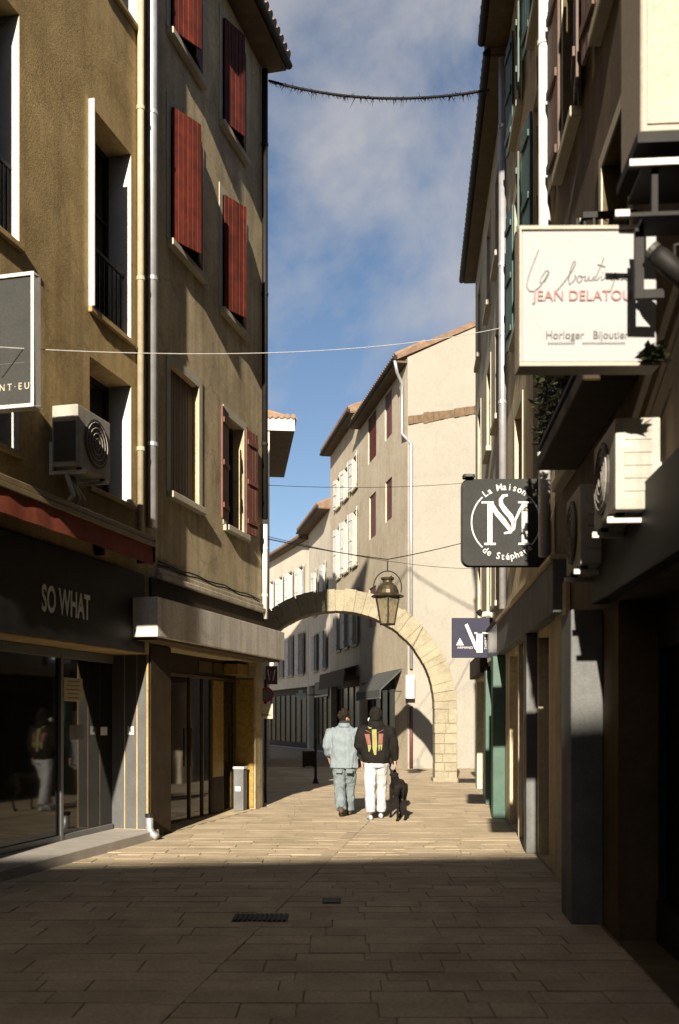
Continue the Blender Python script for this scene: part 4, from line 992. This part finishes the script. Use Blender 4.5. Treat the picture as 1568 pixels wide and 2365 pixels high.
def swoosh(ctrl, ws_):
    n = len(ctrl); top = []; bot = []
    for i, (a, b) in enumerate(ctrl):
        a0, b0 = ctrl[max(i-1, 0)]; a1, b1 = ctrl[min(i+1, n-1)]; dx, dz = a1-a0, b1-b0; ln = math.hypot(dx, dz); nx_, nz_ = -dz/ln, dx/ln
        top.append((a+nx_*ws_[i], b+nz_*ws_[i])); bot.append((a-nx_*ws_[i], b-nz_*ws_[i]))
    for i in range(n-1): mono.prism([NFr.p(x, .0025, z_) for x, z_ in (top[i], top[i+1], bot[i+1], bot[i])], NFr.n*.004)
swoosh([(.02, .29), (-.03, .28), (-.055, .24), (-.05, .19), (-.01, .13), (.05, .06), (.085, -.01), (.08, -.07), (.04, -.11), (-.02, -.12)], [.012, .017, .02, .024, .028, .028, .025, .02, .014, .01])
swoosh([(-.15, .19), (-.10, .10), (-.03, .02), (.03, -.06), (.06, -.12)], [.02, .026, .028, .022, .006])
swoosh([(.055, -.12), (.10, .02), (.15, .13), (.19, .20)], [.006, .012, .014, .012])
mono.build('monogram', LETW, ns)
def arc_text(s_, r, a0, a1, size, inside):
    acc = M()
    for i, ch in enumerate(s_):
        if ch == ' ': continue
        a = math.radians(a0+(a1-a0)*i/(len(s_)-1))
        c = NFr.p(r*math.cos(a), 0, r*math.sin(a)); 
        up = NFr.d*math.cos(a)+Vector((0,0,1))*math.sin(a); rt = NFr.d*math.sin(a)-Vector((0,0,1))*math.cos(a)
        if inside: up, rt = -up, -rt
        k = text(ch, size, c, rt, up, None, None, xs=.95, ext=.004, char_only=True, bold=.001)
        b = len(acc.v); acc.v += k.v; acc.f += [[i_+b for i_ in f] for f in k.f]
    return acc
a_ = arc_text('La Maison', .375, 126, 58, .10, False); a_.build('lettering', LETW, ns)
a_ = arc_text('de Stéphane', .372, 234, 312, .10, True); a_.build('lettering', LETW, ns)
for zz in (nc.z+.3, nc.z-.3):
    M().tube([NFr.p(hs-.01, -.03, zz-nc.z), RF.p(yn+.1, .01, zz)], .018, 8).build('bracket', BLACKM, ns)
cam_ = thing('sign_lamp', NFr.p(-.42, -.05, hs), 'small black lamp on top of the monogram sign corner', 'lamp')
M().wbox(nc.x-.46, nc.x-.33, yn-.02, yn+.06, nc.z+hs+.002, nc.z+hs+.05).build('body', BLACKM, cam_, bevel=.01)
M().wbox(nc.x-.44, nc.x-.36, yn-.06, yn-.021, nc.z+hs+.012, nc.z+hs+.04).build('lens', ACD, cam_)
# navy clothing sign
yf = 18.1
fx0, fx1 = (1044-CX)/FOC*yf, (1138-CX)/FOC*yf; fz0, fz1 = CAM_H+(HOR-1519)/FOC*yf, CAM_H+(HOR-1427)/FOC*yf
NV = Fr(fx0, yf, 1, .02, .02, -1); fw, fh = fx1-fx0, fz1-fz0
av = thing('clothing_sign', NV.p(fw/2, 0, fz0), 'navy square sign with white angular A and T strokes right of the arch', 'sign')
M().box(NV, 0, fw, -.06, 0, fz0, fz1).build('panel', SIGNA, av, bevel=.005)
M().box(NV, fw+.001, fw+.02, -.05, -.005, fz0, fz1).build('edge_strip', WHITEP, av)
def NP(a, b): return NV.p(a*fw, .002, fz0+b*fh)
q = M()
for pts in ([(.31,.82),(.38,.86),(.62,.30),(.62,.16),(.56,.22)], [(.10,.31),(.29,.31),(.19,.50)], [(.60,.60),(.75,.60),(.75,.13),(.60,.13)], [(.55,.64),(.62,.64),(.62,.60),(.55,.60)], [(.75,.64),(.96,.64),(.96,.60),(.75,.60)]):
    q.prism([NP(*p) for p in pts], NV.n*.004)
q.build('logo', LETW, av)
text('ARMAND', .062, NP(.32, .25), NV.d, (0,0,1), LETW, av, xs=1.1); text('THIERY', .062, NP(.83, .36), (0,0,1), -NV.d, LETW, av, xs=1.1)
M().tube([NV.p(fw+.02, -.03, fz1-.08), RF.p(yf, .01, fz1-.08)], .018, 8).build('bracket', BLACKM, av); M().tube([NV.p(fw+.02, -.03, fz0+.08), RF.p(yf, .01, fz0+.08)], .018, 8).build('bracket', BLACKM, av)
fl = thing('floodlight', spot(1130, 1415, 18.5), 'pale floodlight on an arm above the navy sign', 'floodlight')
c0 = spot(1128, 1418, 18.5)
M().tube([c0+Vector((-.14,-.03,-.02)), c0, c0+Vector((.14,.05,-.05))], [.05, .055, .05], 10).build('body', CONC, fl)
M().tube([c0+Vector((-.20,-.045,.06)), c0+Vector((-.14,-.031,-.02))], [.055, .05], 10).build('hood', BLACKM, fl)
M().tube([c0+Vector((.14,.05,-.05)), RF.p(18.6, .01, c0.z-.05)], .018, 6).build('arm', BLACKM, fl)

# ------------------------------------------------------------------ lantern, cables
def wire(name, pts, r, m, label, cat='cable'): return tag(M().tube(pts, r, 6).build(name, m), label, cat)
def sag(a, b, d, n=14):
    a, b = Vector(a), Vector(b); return [a.lerp(b, i/n)-Vector((0, 0, d*4*(i/n)*(1-i/n))) for i in range(n+1)]
yl = 20.6; lt = spot(895, 1292, yl)
eL, eR = L2.p(ue2-.04, .02, L2.z(606, 1243)), RF.p(RF.u(1085), .02, RF.z(1085, 1250))
wire('lantern_cable', sag(eL, lt, .03, 8)[:-1]+[lt]+sag(lt, eR, .02, 8)[1:], .010, BLACKM, 'dark span cable carrying the lantern across the street')
ln_ = thing('street_lantern', lt-Vector((0, 0, 1.1)), 'hanging brass street lantern with glass sides in front of the arch', 'lantern')
zc = lt.z
M().tube([lt+Vector((0,0,-.02)), lt+Vector((0,0,-.26))], .014, 6).build('hanger', BLACKM, ln_)
M().tube([lt+Vector((.29*math.cos(a), 0, -.58+.34*math.sin(a))) for a in [math.radians(-18+216*i/24) for i in range(25)]], .013, 6).build('hoop', BLACKM, ln_)
M().lathe(lt+Vector((0,0,-.78)), [(.33,0),(.34,.02),(.28,.05),(.235,.07),(.225,.14),(.19,.22),(.13,.28),(.10,.30),(.10,.34),(.13,.36),(.14,.40),(.09,.41),(.05,.40)], 18).build('dome', BRASS, ln_, smooth=False)
top, bot, rt_, rb_ = zc-.785, zc-1.33, .27, .165
for k in range(6):
    a0, a1 = [math.radians(30+60*(k+i)) for i in (0, 1)]
    P = lambda r, a, z_: Vector((lt.x+r*math.cos(a), lt.y+r*math.sin(a), z_))
    M().tube([P(rt_, a0, top), P(rb_, a0, bot)], .014, 6).build('cage_bar', BLACKM, ln_)
    M().poly([P(rt_-.01, a0, top), P(rt_-.01, a1, top), P(rb_-.005, a1, bot), P(rb_-.005, a0, bot)]).build('glass_pane', LGLASS, ln_)
M().lathe((lt.x, lt.y, bot-.03), [(.12, 0), (.18, .005), (.18, .028), (.14, .03)], 6, math.radians(30)).build('base_ring', BLACKM, ln_)
M().lathe((lt.x, lt.y, bot), [(.02, 0), (.03, .12), (.045, .2), (.03, .3), (.01, .33)], 10).build('bulb', LTGREY, ln_)
gA, gB = L2.p(ue2+.02, .12, 13.15), RF.p(16.0, .25, 11.69)
ga = thing('garland', gA, 'dark tinsel garland hung across the street near the roofs', 'garland')
gp_ = sag(gA, gB, .22, 40); M().tube(gp_, .024, 6).build('cord', BLACKM, ga)
q = M(); rg = random.Random(4)
for k in range(700):
    i = rg.random()*39.9; p = gp_[int(i)].lerp(gp_[int(i)+1], i % 1); d = Vector((rg.uniform(-1,1), rg.uniform(-1,1), rg.uniform(-1.5,.5)))*(.05+.07*rg.random()**2); s_ = Vector((rg.uniform(-1,1), rg.uniform(-1,1), 0))*.012
    q.poly([p-s_, p+s_, p+d])
q.build('tinsel', BLACKM, ga)
wire('overhead_wire', sag((-3.05, 8.5, 4.78), RF.p(15.3, .08, 7.6), .20, 20), .0045, WHITEP, 'long pale wire crossing the street in front of the dark sign box')
wire('overhead_wire', sag(L2.p(ue2-.1, .05, L2.z(604, 1122)), RF.p(22.5, .02, RF.z(1100, 1128)), .08), .005, BLACKM, 'thin dark wire crossing above the lantern')
wire('overhead_wire', sag(L2.p(ue2-.1, .05, L2.z(604, 1238)), GF.p(3.6, .08, GF.z(1085, 1308)), .25), .006, BLACKM, 'thin dark wire running past the lantern to the gable wall')

# ------------------------------------------------------------------ house across the square behind the viewer (its roof throws the foreground shade)
BF = Fr(-3.9, -18.65, 1, .15, 0, 1)
bh = thing('square_house', BF.p(0, -3, 0), 'plain house across the square behind the viewer, shading the foreground', 'house')
bw = [(-9+k*3.1, -7.8+k*3.1, z_, z_+1.8) for k in range(7) for z_ in (4.2, 7.6)]
wall(BF, -14, 16, -.1, 11.8, bw, T=8).build('wall', WARMTAN, bh)
for o in bw: window(bh, BF, *o, .25, DKBROWN)
M().box(BF, -14, 16, .002, .3, 11.8, 12.0).build('eave', SOFFIT, bh)
M().prism([BF.p(-14, .3, 12.0), BF.p(-14, -4, 12.9), BF.p(-14, -8, 12.0)], BF.d*30).build('roof', TILE, bh)
# ------------------------------------------------------------------ people and dog
def place(q, T): q.v = [T @ v for v in q.v]; return q
def limb(q, pts, rs, seg=12): return q.tube(pts, rs, seg)
def hand(q, wrist, direction, side, curl=.35, s=1.0):
    """palm, four unequal bent fingers and a thumb that leaves the side of the palm"""
    w_ = Vector(wrist); d = Vector(direction).normalized(); f = Vector((0, 1, 0)); f = (f-d*f.dot(d)).normalized(); x = d.cross(f).normalized()
    q.loft([(w_-d*.02, f*.026*s, x*.020*s), (w_+d*.03*s, f*.036*s, x*.016*s), (w_+d*.085*s, f*.042*s, x*.014*s), (w_+d*.095*s, f*.038*s, x*.010*s)], 10)
    inn = x*(-side)
    for k, ln in enumerate((.068, .078, .072, .056)):
        b = w_+d*.082*s+f*(.033-.022*k)*s
        p1 = b+d*ln*.45*s+inn*curl*.02; p2 = p1+(d*.8+inn*curl*1.2).normalized()*ln*.35*s; p3 = p2+(d*.4+inn*curl*2).normalized()*ln*.28*s
        limb(q, [b-d*.01, p1, p2, p3], [.0095*s, .009*s, .0082*s, .0065*s], 8)
    b = w_+d*.03*s+f*.03*s; limb(q, [b, b+(f*.8+d*.6)*.03*s, b+(f*.7+d*1.3+inn*.4)*.045*s], [.012*s, .0105*s, .008*s], 8)
def head(q, c, yaw):
    c = Vector(c); Y = Matrix.Rotation(yaw, 4, 'Z'); h = M()
    h.loft([(Vector((0,.012,-.125)), (.030,0,0), (0,.038,0)), (Vector((0,.022,-.10)), (.050,0,0), (0,.062,0)), (Vector((0,.012,-.06)), (.064,0,0), (0,.083,0)), (Vector((0,.0,0)), (.073,0,0), (0,.095,0)),
            (Vector((0,-.006,.05)), (.074,0,0), (0,.097,0)), (Vector((0,-.008,.09)), (.058,0,0), (0,.078,0)), (Vector((0,-.008,.112)), (.03,0,0), (0,.04,0))], 16)
    h.loft([(Vector((0,.086,.022)), (.008,0,0), (0,.006,0)), (Vector((0,.104,-.012)), (.012,0,0), (0,.012,0)), (Vector((0,.108,-.030)), (.017,0,0), (0,.012,0)), (Vector((0,.09,-.042)), (.012,0,0), (0,.008,0))], 8)
    for sx in (-1, 1): h.loft([(Vector((sx*.074,-.005,-.03)), (.006,0,0), (0,.010,0)), (Vector((sx*.082,-.010,0)), (.009,0,0), (0,.018,0)), (Vector((sx*.078,-.014,.028)), (.006,0,0), (0,.012,0))], 8)
    for v in h.v: pass
    h.v = [c+(Y @ v) for v in h.v]; b = len(q.v); q.v += h.v; q.f += [[i+b for i in f] for f in h.f]
    return lambda p: c+(Y @ Vector(p))
def sole(q, heel, toe, w_=.045, h=.07):
    heel, toe = Vector(heel), Vector(toe); d = (toe-heel).normalized(); x = Vector((1,0,0)); up = x.cross(d)
    q.loft([(heel+up*.035-d*.012, x*.025, up*.025), (heel+up*.04+d*.02, x*.036, up*.042), (heel.lerp(toe,.4)+up*.042, x*.036, up*.042), (heel.lerp(toe,.7)+up*.032, x*w_, up*.032), (heel.lerp(toe,.93)+up*.024, x*.04, up*.024), (toe+up*.02+d*.015, x*.02, up*.014)], 12)

def person(loc, yaw, label, legs, arms, hd_yaw, S, top, bottoms):
    T = Matrix.Translation(loc) @ Matrix.Rotation(yaw, 4, 'Z') @ Matrix.Scale(S, 4)
    t = thing('person', loc, label, 'person')
    b = M()
    face = head(b, (0, .035, 1.585), hd_yaw)
    limb(b, [(0,.0,1.40), (0,.012,1.46), (0,.025,1.52)], [.06, .052, .052])
    b.loft([((0,0,.84), (.15,0,0), (0,.10,0)), ((0,0,.95), (.15,0,0), (0,.10,0)), ((0,0,1.06), (.125,0,0), (0,.085,0)), ((0,0,1.25), (.15,0,0), (0,.10,0)), ((0,0,1.37), (.16,0,0), (0,.085,0)), ((0,0,1.425), (.08,0,0), (0,.06,0))], 16)
    for i, (sh, el, wr, hd) in enumerate(arms):
        limb(b, [sh, el, wr], [.05, .038, .025]); hand(b, wr, hd, -1 if i == 0 else 1)
    for hip, kn, an, heel, toe in legs:
        limb(b, [hip, Vector(hip).lerp(Vector(kn), .5), kn, Vector(kn).lerp(Vector(an), .4), an], [.082, .07, .052, .048, .034])
        b.loft([(Vector(heel)+Vector((0,.01,.035)), (.024,0,0), (0,.02,.0)), (Vector(heel).lerp(Vector(toe),.5)+Vector((0,0,.03)), (.03,0,0), (0,0,.025)), (Vector(toe)+Vector((0,0,.02)), (.025,0,0), (0,0,.012))], 8)
    body = remesh(place(b, T), 'body', SKIN, t, .0105, 2)
    return t, T, face
from mathutils import noise
def garment(t, T, q, name, m, voxel=.012, sm=4, fold=.010, freq=(11, 11, 6)):
    o = remesh(place(q, T), name, m, t, voxel, sm)
    cn = [(v.co.copy(), v.normal.copy()) for v in o.data.vertices]; out_ = []
    for c, nn in cn:                                 # slack folds in the cloth, strands in the hair
        p = c+ORG[t.name]; k = Vector((p.x*freq[0], p.y*freq[1], p.z*freq[2]))
        out_ += (c+nn*fold*(noise.noise(k)+.6*noise.noise(k*2.3+Vector((5, 1, 3)))))[:]
    o.data.vertices.foreach_set('co', out_)
    o.data.update(); return o
def face_bits(t, T, face):
    for sx in (-1, 1): place(M().ball(face((sx*.03, .086, .012)), .010, .010, .008, 8, 6), T).build('eye', EYEM, t, smooth=True)
    place(M().ball(face((0, .088, -.068)), .022, .008, .006, 8, 6), T).build('mouth', PRED, t, smooth=True)

# --- person in denim
wp = spot(795, 1886, 16.35); wp.z = 0
legsW = [((-.085,0,.88), (-.075,.02,.48), (-.05,-.22,.14), (-.05,-.27,.075), (-.045,-.10,.0)), ((.085,0,.88), (.085,.17,.50), (.075,.22,.09), (.075,.17,.0), (.085,.40,.0))]
armsW = [((-.19,0,1.37), (-.275,-.04,1.10), (-.25,.13,.92), (.1,.6,-.6)), ((.19,0,1.37), (.265,-.03,1.10), (.285,-.04,.88), (.05,.05,-1))]
tW, TW, fW = person(wp, -.02, 'person in pale denim jacket and washed jeans walking away with short dark hair', legsW, armsW, -.9, 1.02, None, None)
face_bits(tW, TW, fW)
q = M()
q.loft([((0,-.005,.775), (.222,0,0), (0,.145,0)), ((0,-.005,.80), (.228,0,0), (0,.15,0)), ((0,-.008,.95), (.222,0,0), (0,.15,0)), ((0,-.012,1.10), (.226,0,0), (0,.15,0)), ((0,-.012,1.25), (.236,0,0), (0,.15,0)), ((0,-.008,1.35), (.225,0,0), (0,.13,0)), ((0,0,1.42), (.165,0,0), (0,.105,0)), ((0,.005,1.47), (.085,0,0), (0,.08,0))], 20)
for sgn, (sh, el, wr, hd) in zip((-1, 1), armsW):
    e_, w_ = Vector(el), Vector(wr)
    limb(q, [(sgn*.15,0,1.385), (sgn*.215,0,1.35), (sgn*.25,-.01,1.24), e_+Vector((0,0,.02)), e_.lerp(w_,.5), w_+Vector((0,0,.05))], [.07,.088,.086,.076,.066,.058], 14)
jk = garment(tW, TW, q, 'denim_jacket', DENIM, fold=.014)
q = M(); q.loft([((0,-.02,1.435), (.105,0,0), (0,.098,0)), ((0,-.02,1.465), (.10,0,0), (0,.092,0)), ((0,-.01,1.50), (.086,0,0), (0,.08,0))], 16); place(q, TW).build('collar', DENIM, jk, smooth=True)
q = M(); q.loft([((0,.0,.915), (.175,0,0), (0,.125,0)), ((0,-.005,.84), (.178,0,0), (0,.138,0)), ((0,-.005,.78), (.165,0,0), (0,.12,0))], 16)
for hip, kn, an, heel, toe in legsW:
    h_2, k_, a_ = Vector(hip), Vector(kn), Vector(an)
    limb(q, [h_2-Vector((0,0,.02)), h_2.lerp(k_,.5), k_, k_.lerp(a_,.4), k_.lerp(a_,1.02)], [.112,.107,.096,.090,.084], 14)
jn = garment(tW, TW, q, 'jeans', JEANS, fold=.016, freq=(14, 14, 10))
for sx in (-1, 1):
    q = M().hexa([(sx*.085-.05,-.150,.70),(sx*.085+.05,-.150,.70),(sx*.085+.05,-.12,.70),(sx*.085-.05,-.12,.70),(sx*.085-.055,-.150,.765),(sx*.085+.055,-.150,.765),(sx*.085+.055,-.12,.765),(sx*.085-.055,-.12,.765)])
    place(q, TW).build('back_pocket', JEANS, jn, bevel=.004)
for hip, kn, an, heel, toe in legsW:
    q = M(); sole(q, heel, toe); limb(q, [Vector(an)+Vector((0,.0,-.03)), Vector(an)+Vector((0,0,.09))], [.047,.05]); garment(tW, TW, q, 'boot', BOOT, .009, 2)
q = M(); rh = random.Random(2)
c_ = Vector((0,.028,1.625)); q.ball(c_+Vector((-.008,-.014,.012)), .086, .10, .092)
q.ball(c_+Vector((-.03,-.045,-.045)), .066, .055, .06)
for k in range(26):
    a = rh.uniform(0, 6.28); b_ = rh.uniform(-.5, 1.3); d = Vector((math.cos(a)*math.cos(b_)*.085, math.sin(a)*math.cos(b_)*.10-.012, math.sin(b_)*.095))
    if d.x > .045 and d.y > -.03 and d.z < .05: continue
    limb(q, [c_+d*.8, c_+d*1.12, c_+d*1.2+Vector((0,0,-.03))], [.026,.02,.008], 7)
garment(tW, TW, q, 'hair', HAIR, .007, 1, .012, (45, 45, 18))
q = M(); q.loft([((0,.0,1.455), (.082,0,0), (0,.082,0)), ((0,.006,1.485), (.094,0,0), (0,.092,0)), ((0,.012,1.525), (.088,0,0), (0,.088,0)), ((0,.016,1.545), (.07,0,0), (0,.07,0))], 16); garment(tW, TW, q, 'scarf', SCARF, .01, 2)

# --- person in black hoodie
mp_ = spot(868, 1892, 15.85); mp_.z = 0
legsM = [((-.085,0,.90), (-.095,-.01,.50), (-.085,-.11,.10), (-.085,-.16,.0), (-.095,.09,.0)), ((.085,0,.90), (.095,.13,.51), (.09,.17,.095), (.09,.12,.0), (.10,.36,.0))]
armsM = [((-.20,0,1.39), (-.27,.02,1.12), (-.17,.18,1.0), (.5,.6,.1)), ((.20,0,1.39), (.285,-.02,1.12), (.30,.06,.90), (.02,.15,-1))]
tM, TM, fM = person(mp_, .03, 'person in black hoodie with red and yellow back print and white trousers walking a dog', legsM, armsM, .95, 1.03, None, None)
face_bits(tM, TM, fM)
q = M()
q.loft([((0,-.0,.865), (.195,0,0), (0,.14,0)), ((0,-.0,.90), (.205,0,0), (0,.148,0)), ((0,-.008,.96), (.222,0,0), (0,.158,0)), ((0,-.012,1.12), (.226,0,0), (0,.155,0)), ((0,-.014,1.27), (.236,0,0), (0,.152,0)), ((0,-.008,1.37), (.225,0,0), (0,.13,0)), ((0,0,1.44), (.16,0,0), (0,.11,0)), ((0,.005,1.48), (.095,0,0), (0,.09,0))], 20)
for sgn, (sh, el, wr, hd) in zip((-1, 1), armsM):
    e_, w_ = Vector(el), Vector(wr)
    limb(q, [(sgn*.15,0,1.40), (sgn*.215,0,1.365), (sgn*.25,0,1.25), e_+Vector((0,0,.02)), e_.lerp(w_,.5), w_+Vector((0,0,.01))], [.07,.086,.084,.074,.064,.05], 14)
hb = garment(tM, TM, q, 'hoodie', HOOD)
q = M(); q.ball((0,.01,1.61), .108, .125, .135, 16, 10); q.loft([((0,-.03,1.42), (.15,0,0), (0,.10,0)), ((0,-.02,1.47), (.125,0,0), (0,.105,0)), ((0,0,1.54), (.105,0,0), (0,.11,0))], 16)
q.loft([((0,-.10,1.66), (.05,0,0), (0,.03,0)), ((0,-.115,1.60), (.07,0,0), (0,.035,0)), ((0,-.10,1.53), (.075,0,0), (0,.04,0))], 10)
garment(tM, TM, q, 'hood', HOOD, .01, 2)
q = M(); q.ball(fM((0,.092,-.05)), .05, .05, .045); garment(tM, TM, q, 'face_mask', WHITEP, .008, 2)
q = M(); q.loft([((0,.0,.93), (.17,0,0), (0,.12,0)), ((0,-.005,.86), (.176,0,0), (0,.135,0)), ((0,-.005,.80), (.165,0,0), (0,.12,0))], 16)
for hip, kn, an, heel, toe in legsM:
    h_2, k_, a_ = Vector(hip), Vector(kn), Vector(an)
    limb(q, [h_2-Vector((0,0,.02)), h_2.lerp(k_,.5), k_, k_.lerp(a_,.45), k_.lerp(a_,.97)], [.108,.098,.086,.080,.076], 14)
garment(tM, TM, q, 'trousers', TROUS, fold=.013, freq=(12, 12, 8))
for hip, kn, an, heel, toe in legsM:
    q = M(); sole(q, heel, toe, .05); sh_ = garment(tM, TM, q, 'shoe', TROUS, .009, 2)
    hl, te = Vector(heel), Vector(toe)
    q = M(); q.loft([(hl.lerp(te, f)+Vector((0,0,.008)), (w_,0,0), (0,0,.008)) for f, w_ in ((-.04,.03),(.2,.04),(.7,.05),(1.0,.035))], 10); place(q, TM).build('sole', LETGREY, sh_)
# print on the back, laid on the cloth
bvh = BVHTree.FromPolygons([v.co+ORG[hb.name] for v in hb.data.vertices], [p.vertices[:] for p in hb.data.polygons])
def back_print(strips, name, m):
    """tapering strips (x0,x1 at the top, x2,x3 at the foot, top, foot) cut in small cells that follow the cloth"""
    for (x0_, x1_, x2_, x3_, zt_, zf_) in strips:
        q = M(); nx_, nz_ = 4, 10
        for i in range(nx_):
            for j in range(nz_):
                pts = []
                for ii, jj in ((i,j),(i+1,j),(i+1,j+1),(i,j+1)):
                    f = jj/nz_; xa, xb = x0_+(x2_-x0_)*f, x1_+(x3_-x1_)*f
                    x = xa+(xb-xa)*ii/nx_; z_ = zt_+(zf_-zt_)*f
                    o_ = TM @ Vector((x, -.6, z_)); hit = bvh.ray_cast(o_, Vector((0, 1, 0)))
                    pts.append((hit[0] if hit[0] else o_+Vector((0, .5, 0)))-Vector((0, .004, 0)))
                q.poly(pts)
        q.build(name, m, hb, smooth=True)
back_print([(-.085,-.015,-.075,-.005,1.39,1.12), (-.075,-.008,-.05,-.02,1.12,1.0), (-.075,-.045,-.062,-.058,1.12,1.03), (-.12,-.10,-.145,-.085,1.46,1.43), (-.145,-.085,-.125,-.095,1.43,1.40),
            (-.150,-.098,-.135,-.12,1.155,1.05), (-.125,-.097,-.112,-.105,1.15,1.08), (.012,.045,.018,.026,1.16,1.06), (.045,.078,.055,.064,1.16,1.07)], 'yellow_print', PYEL)
back_print([(-.19,-.16,-.095,-.085,1.375,1.335), (-.195,-.12,-.155,-.10,1.32,1.16), (.085,.105,-.002,.01,1.385,1.34), (.018,.09,.01,.078,1.325,1.17)], 'red_print', PRED)

# --- dog
dp = spot(927, 1893, 15.55); dp.z = 0
TD = Matrix.Translation(dp) @ Matrix.Rotation(.13, 4, 'Z') @ Matrix.Scale(1.0, 4)
dg = thing('dog', dp, 'tall black dog with a pale grey head patch walking beside the white trousers', 'dog')
q = M()
q.loft([((0,-.02,.575), (.035,0,0), (0,.0,.045)), ((0,.03,.575), (.066,0,0), (0,0,.085)), ((0,.12,.575), (.070,0,0), (0,0,.080)), ((0,.24,.575), (.068,0,0), (0,0,.072)), ((0,.38,.555), (.080,0,0), (0,0,.105)), ((0,.50,.555), (.082,0,0), (0,0,.125)), ((0,.57,.585), (.06,0,0), (0,0,.09))], 16)
limb(q, [(0,.50,.60), (-.01,.56,.68), (-.02,.60,.75), (-.025,.62,.79)], [.075,.062,.05,.048])
q.loft([((-.025,.57,.815), (.042,0,0), (0,0,.042)), ((-.025,.62,.825), (.058,0,0), (0,0,.054)), ((-.025,.68,.815), (.05,0,0), (0,0,.048)), ((-.025,.73,.795), (.033,0,0), (0,0,.034)), ((-.025,.80,.785), (.027,0,0), (0,0,.028)), ((-.025,.84,.782), (.02,0,0), (0,0,.02))], 12)
for sx in (-1, 1):
    q.loft([((-.025+sx*.042,.595,.85), (.020,0,0), (0,.010,0)), ((-.025+sx*.055,.595,.885), (.015,0,0), (0,.008,0)), ((-.025+sx*.052,.60,.925), (.005,0,0), (0,.005,0))], 8)
    f = .06 if sx > 0 else -.07
    limb(q, [(sx*.052,.04,.57), (sx*.068,.075+f*.3,.46), (sx*.074,.115+f*.5,.35), (sx*.074,.0+f,.215), (sx*.074,-.025+f,.185), (sx*.074,.0+f,.08), (sx*.074,.012+f,.03)], [.060,.058,.038,.024,.021,.017,.020], 10)
    q.ball((sx*.074,.035+f,.020), .024, .038, .020)
    limb(q, [(sx*.055,.50,.54), (sx*.066,.475-f*.4,.40), (sx*.066,.485-f,.24), (sx*.066,.485-f,.08), (sx*.066,.495-f,.03)], [.048,.035,.021,.018,.020], 10)
    q.ball((sx*.066,.52-f,.020), .024, .036, .020)
limb(q, [(0,-.01,.61), (.012,-.06,.59), (.02,-.09,.51), (.02,-.085,.42), (.015,-.06,.36)], [.024,.021,.017,.013,.007], 10)
remesh(place(q, TD), 'body', FUR, dg, .008, 3)
q = M(); q.ball((-.025,.615,.842), .055, .052, .042); q.ball((-.025,.575,.805), .046, .028, .042); place(q, TD); remesh(q, 'head_patch', FURG, dg, .008, 1)
place(M().tube([(-.012+.066*math.cos(a), .565+.055*math.sin(a), .70-.03*math.sin(a)) for a in [2*math.pi*i/20 for i in range(21)]], .011, 6), TD).build('collar', SCARF, dg)
hd_ = TM @ Vector((.30,.075,.80)); cl = TD @ Vector((-.01,.55,.76))
tag(M().tube([hd_+Vector((0,0,.03)), hd_, hd_.lerp(cl,.5)-Vector((0,0,.02)), cl], .006, 6).build('leash', BLACKM), 'thin dark leash between the hand of the hooded person and the dog', 'leash')
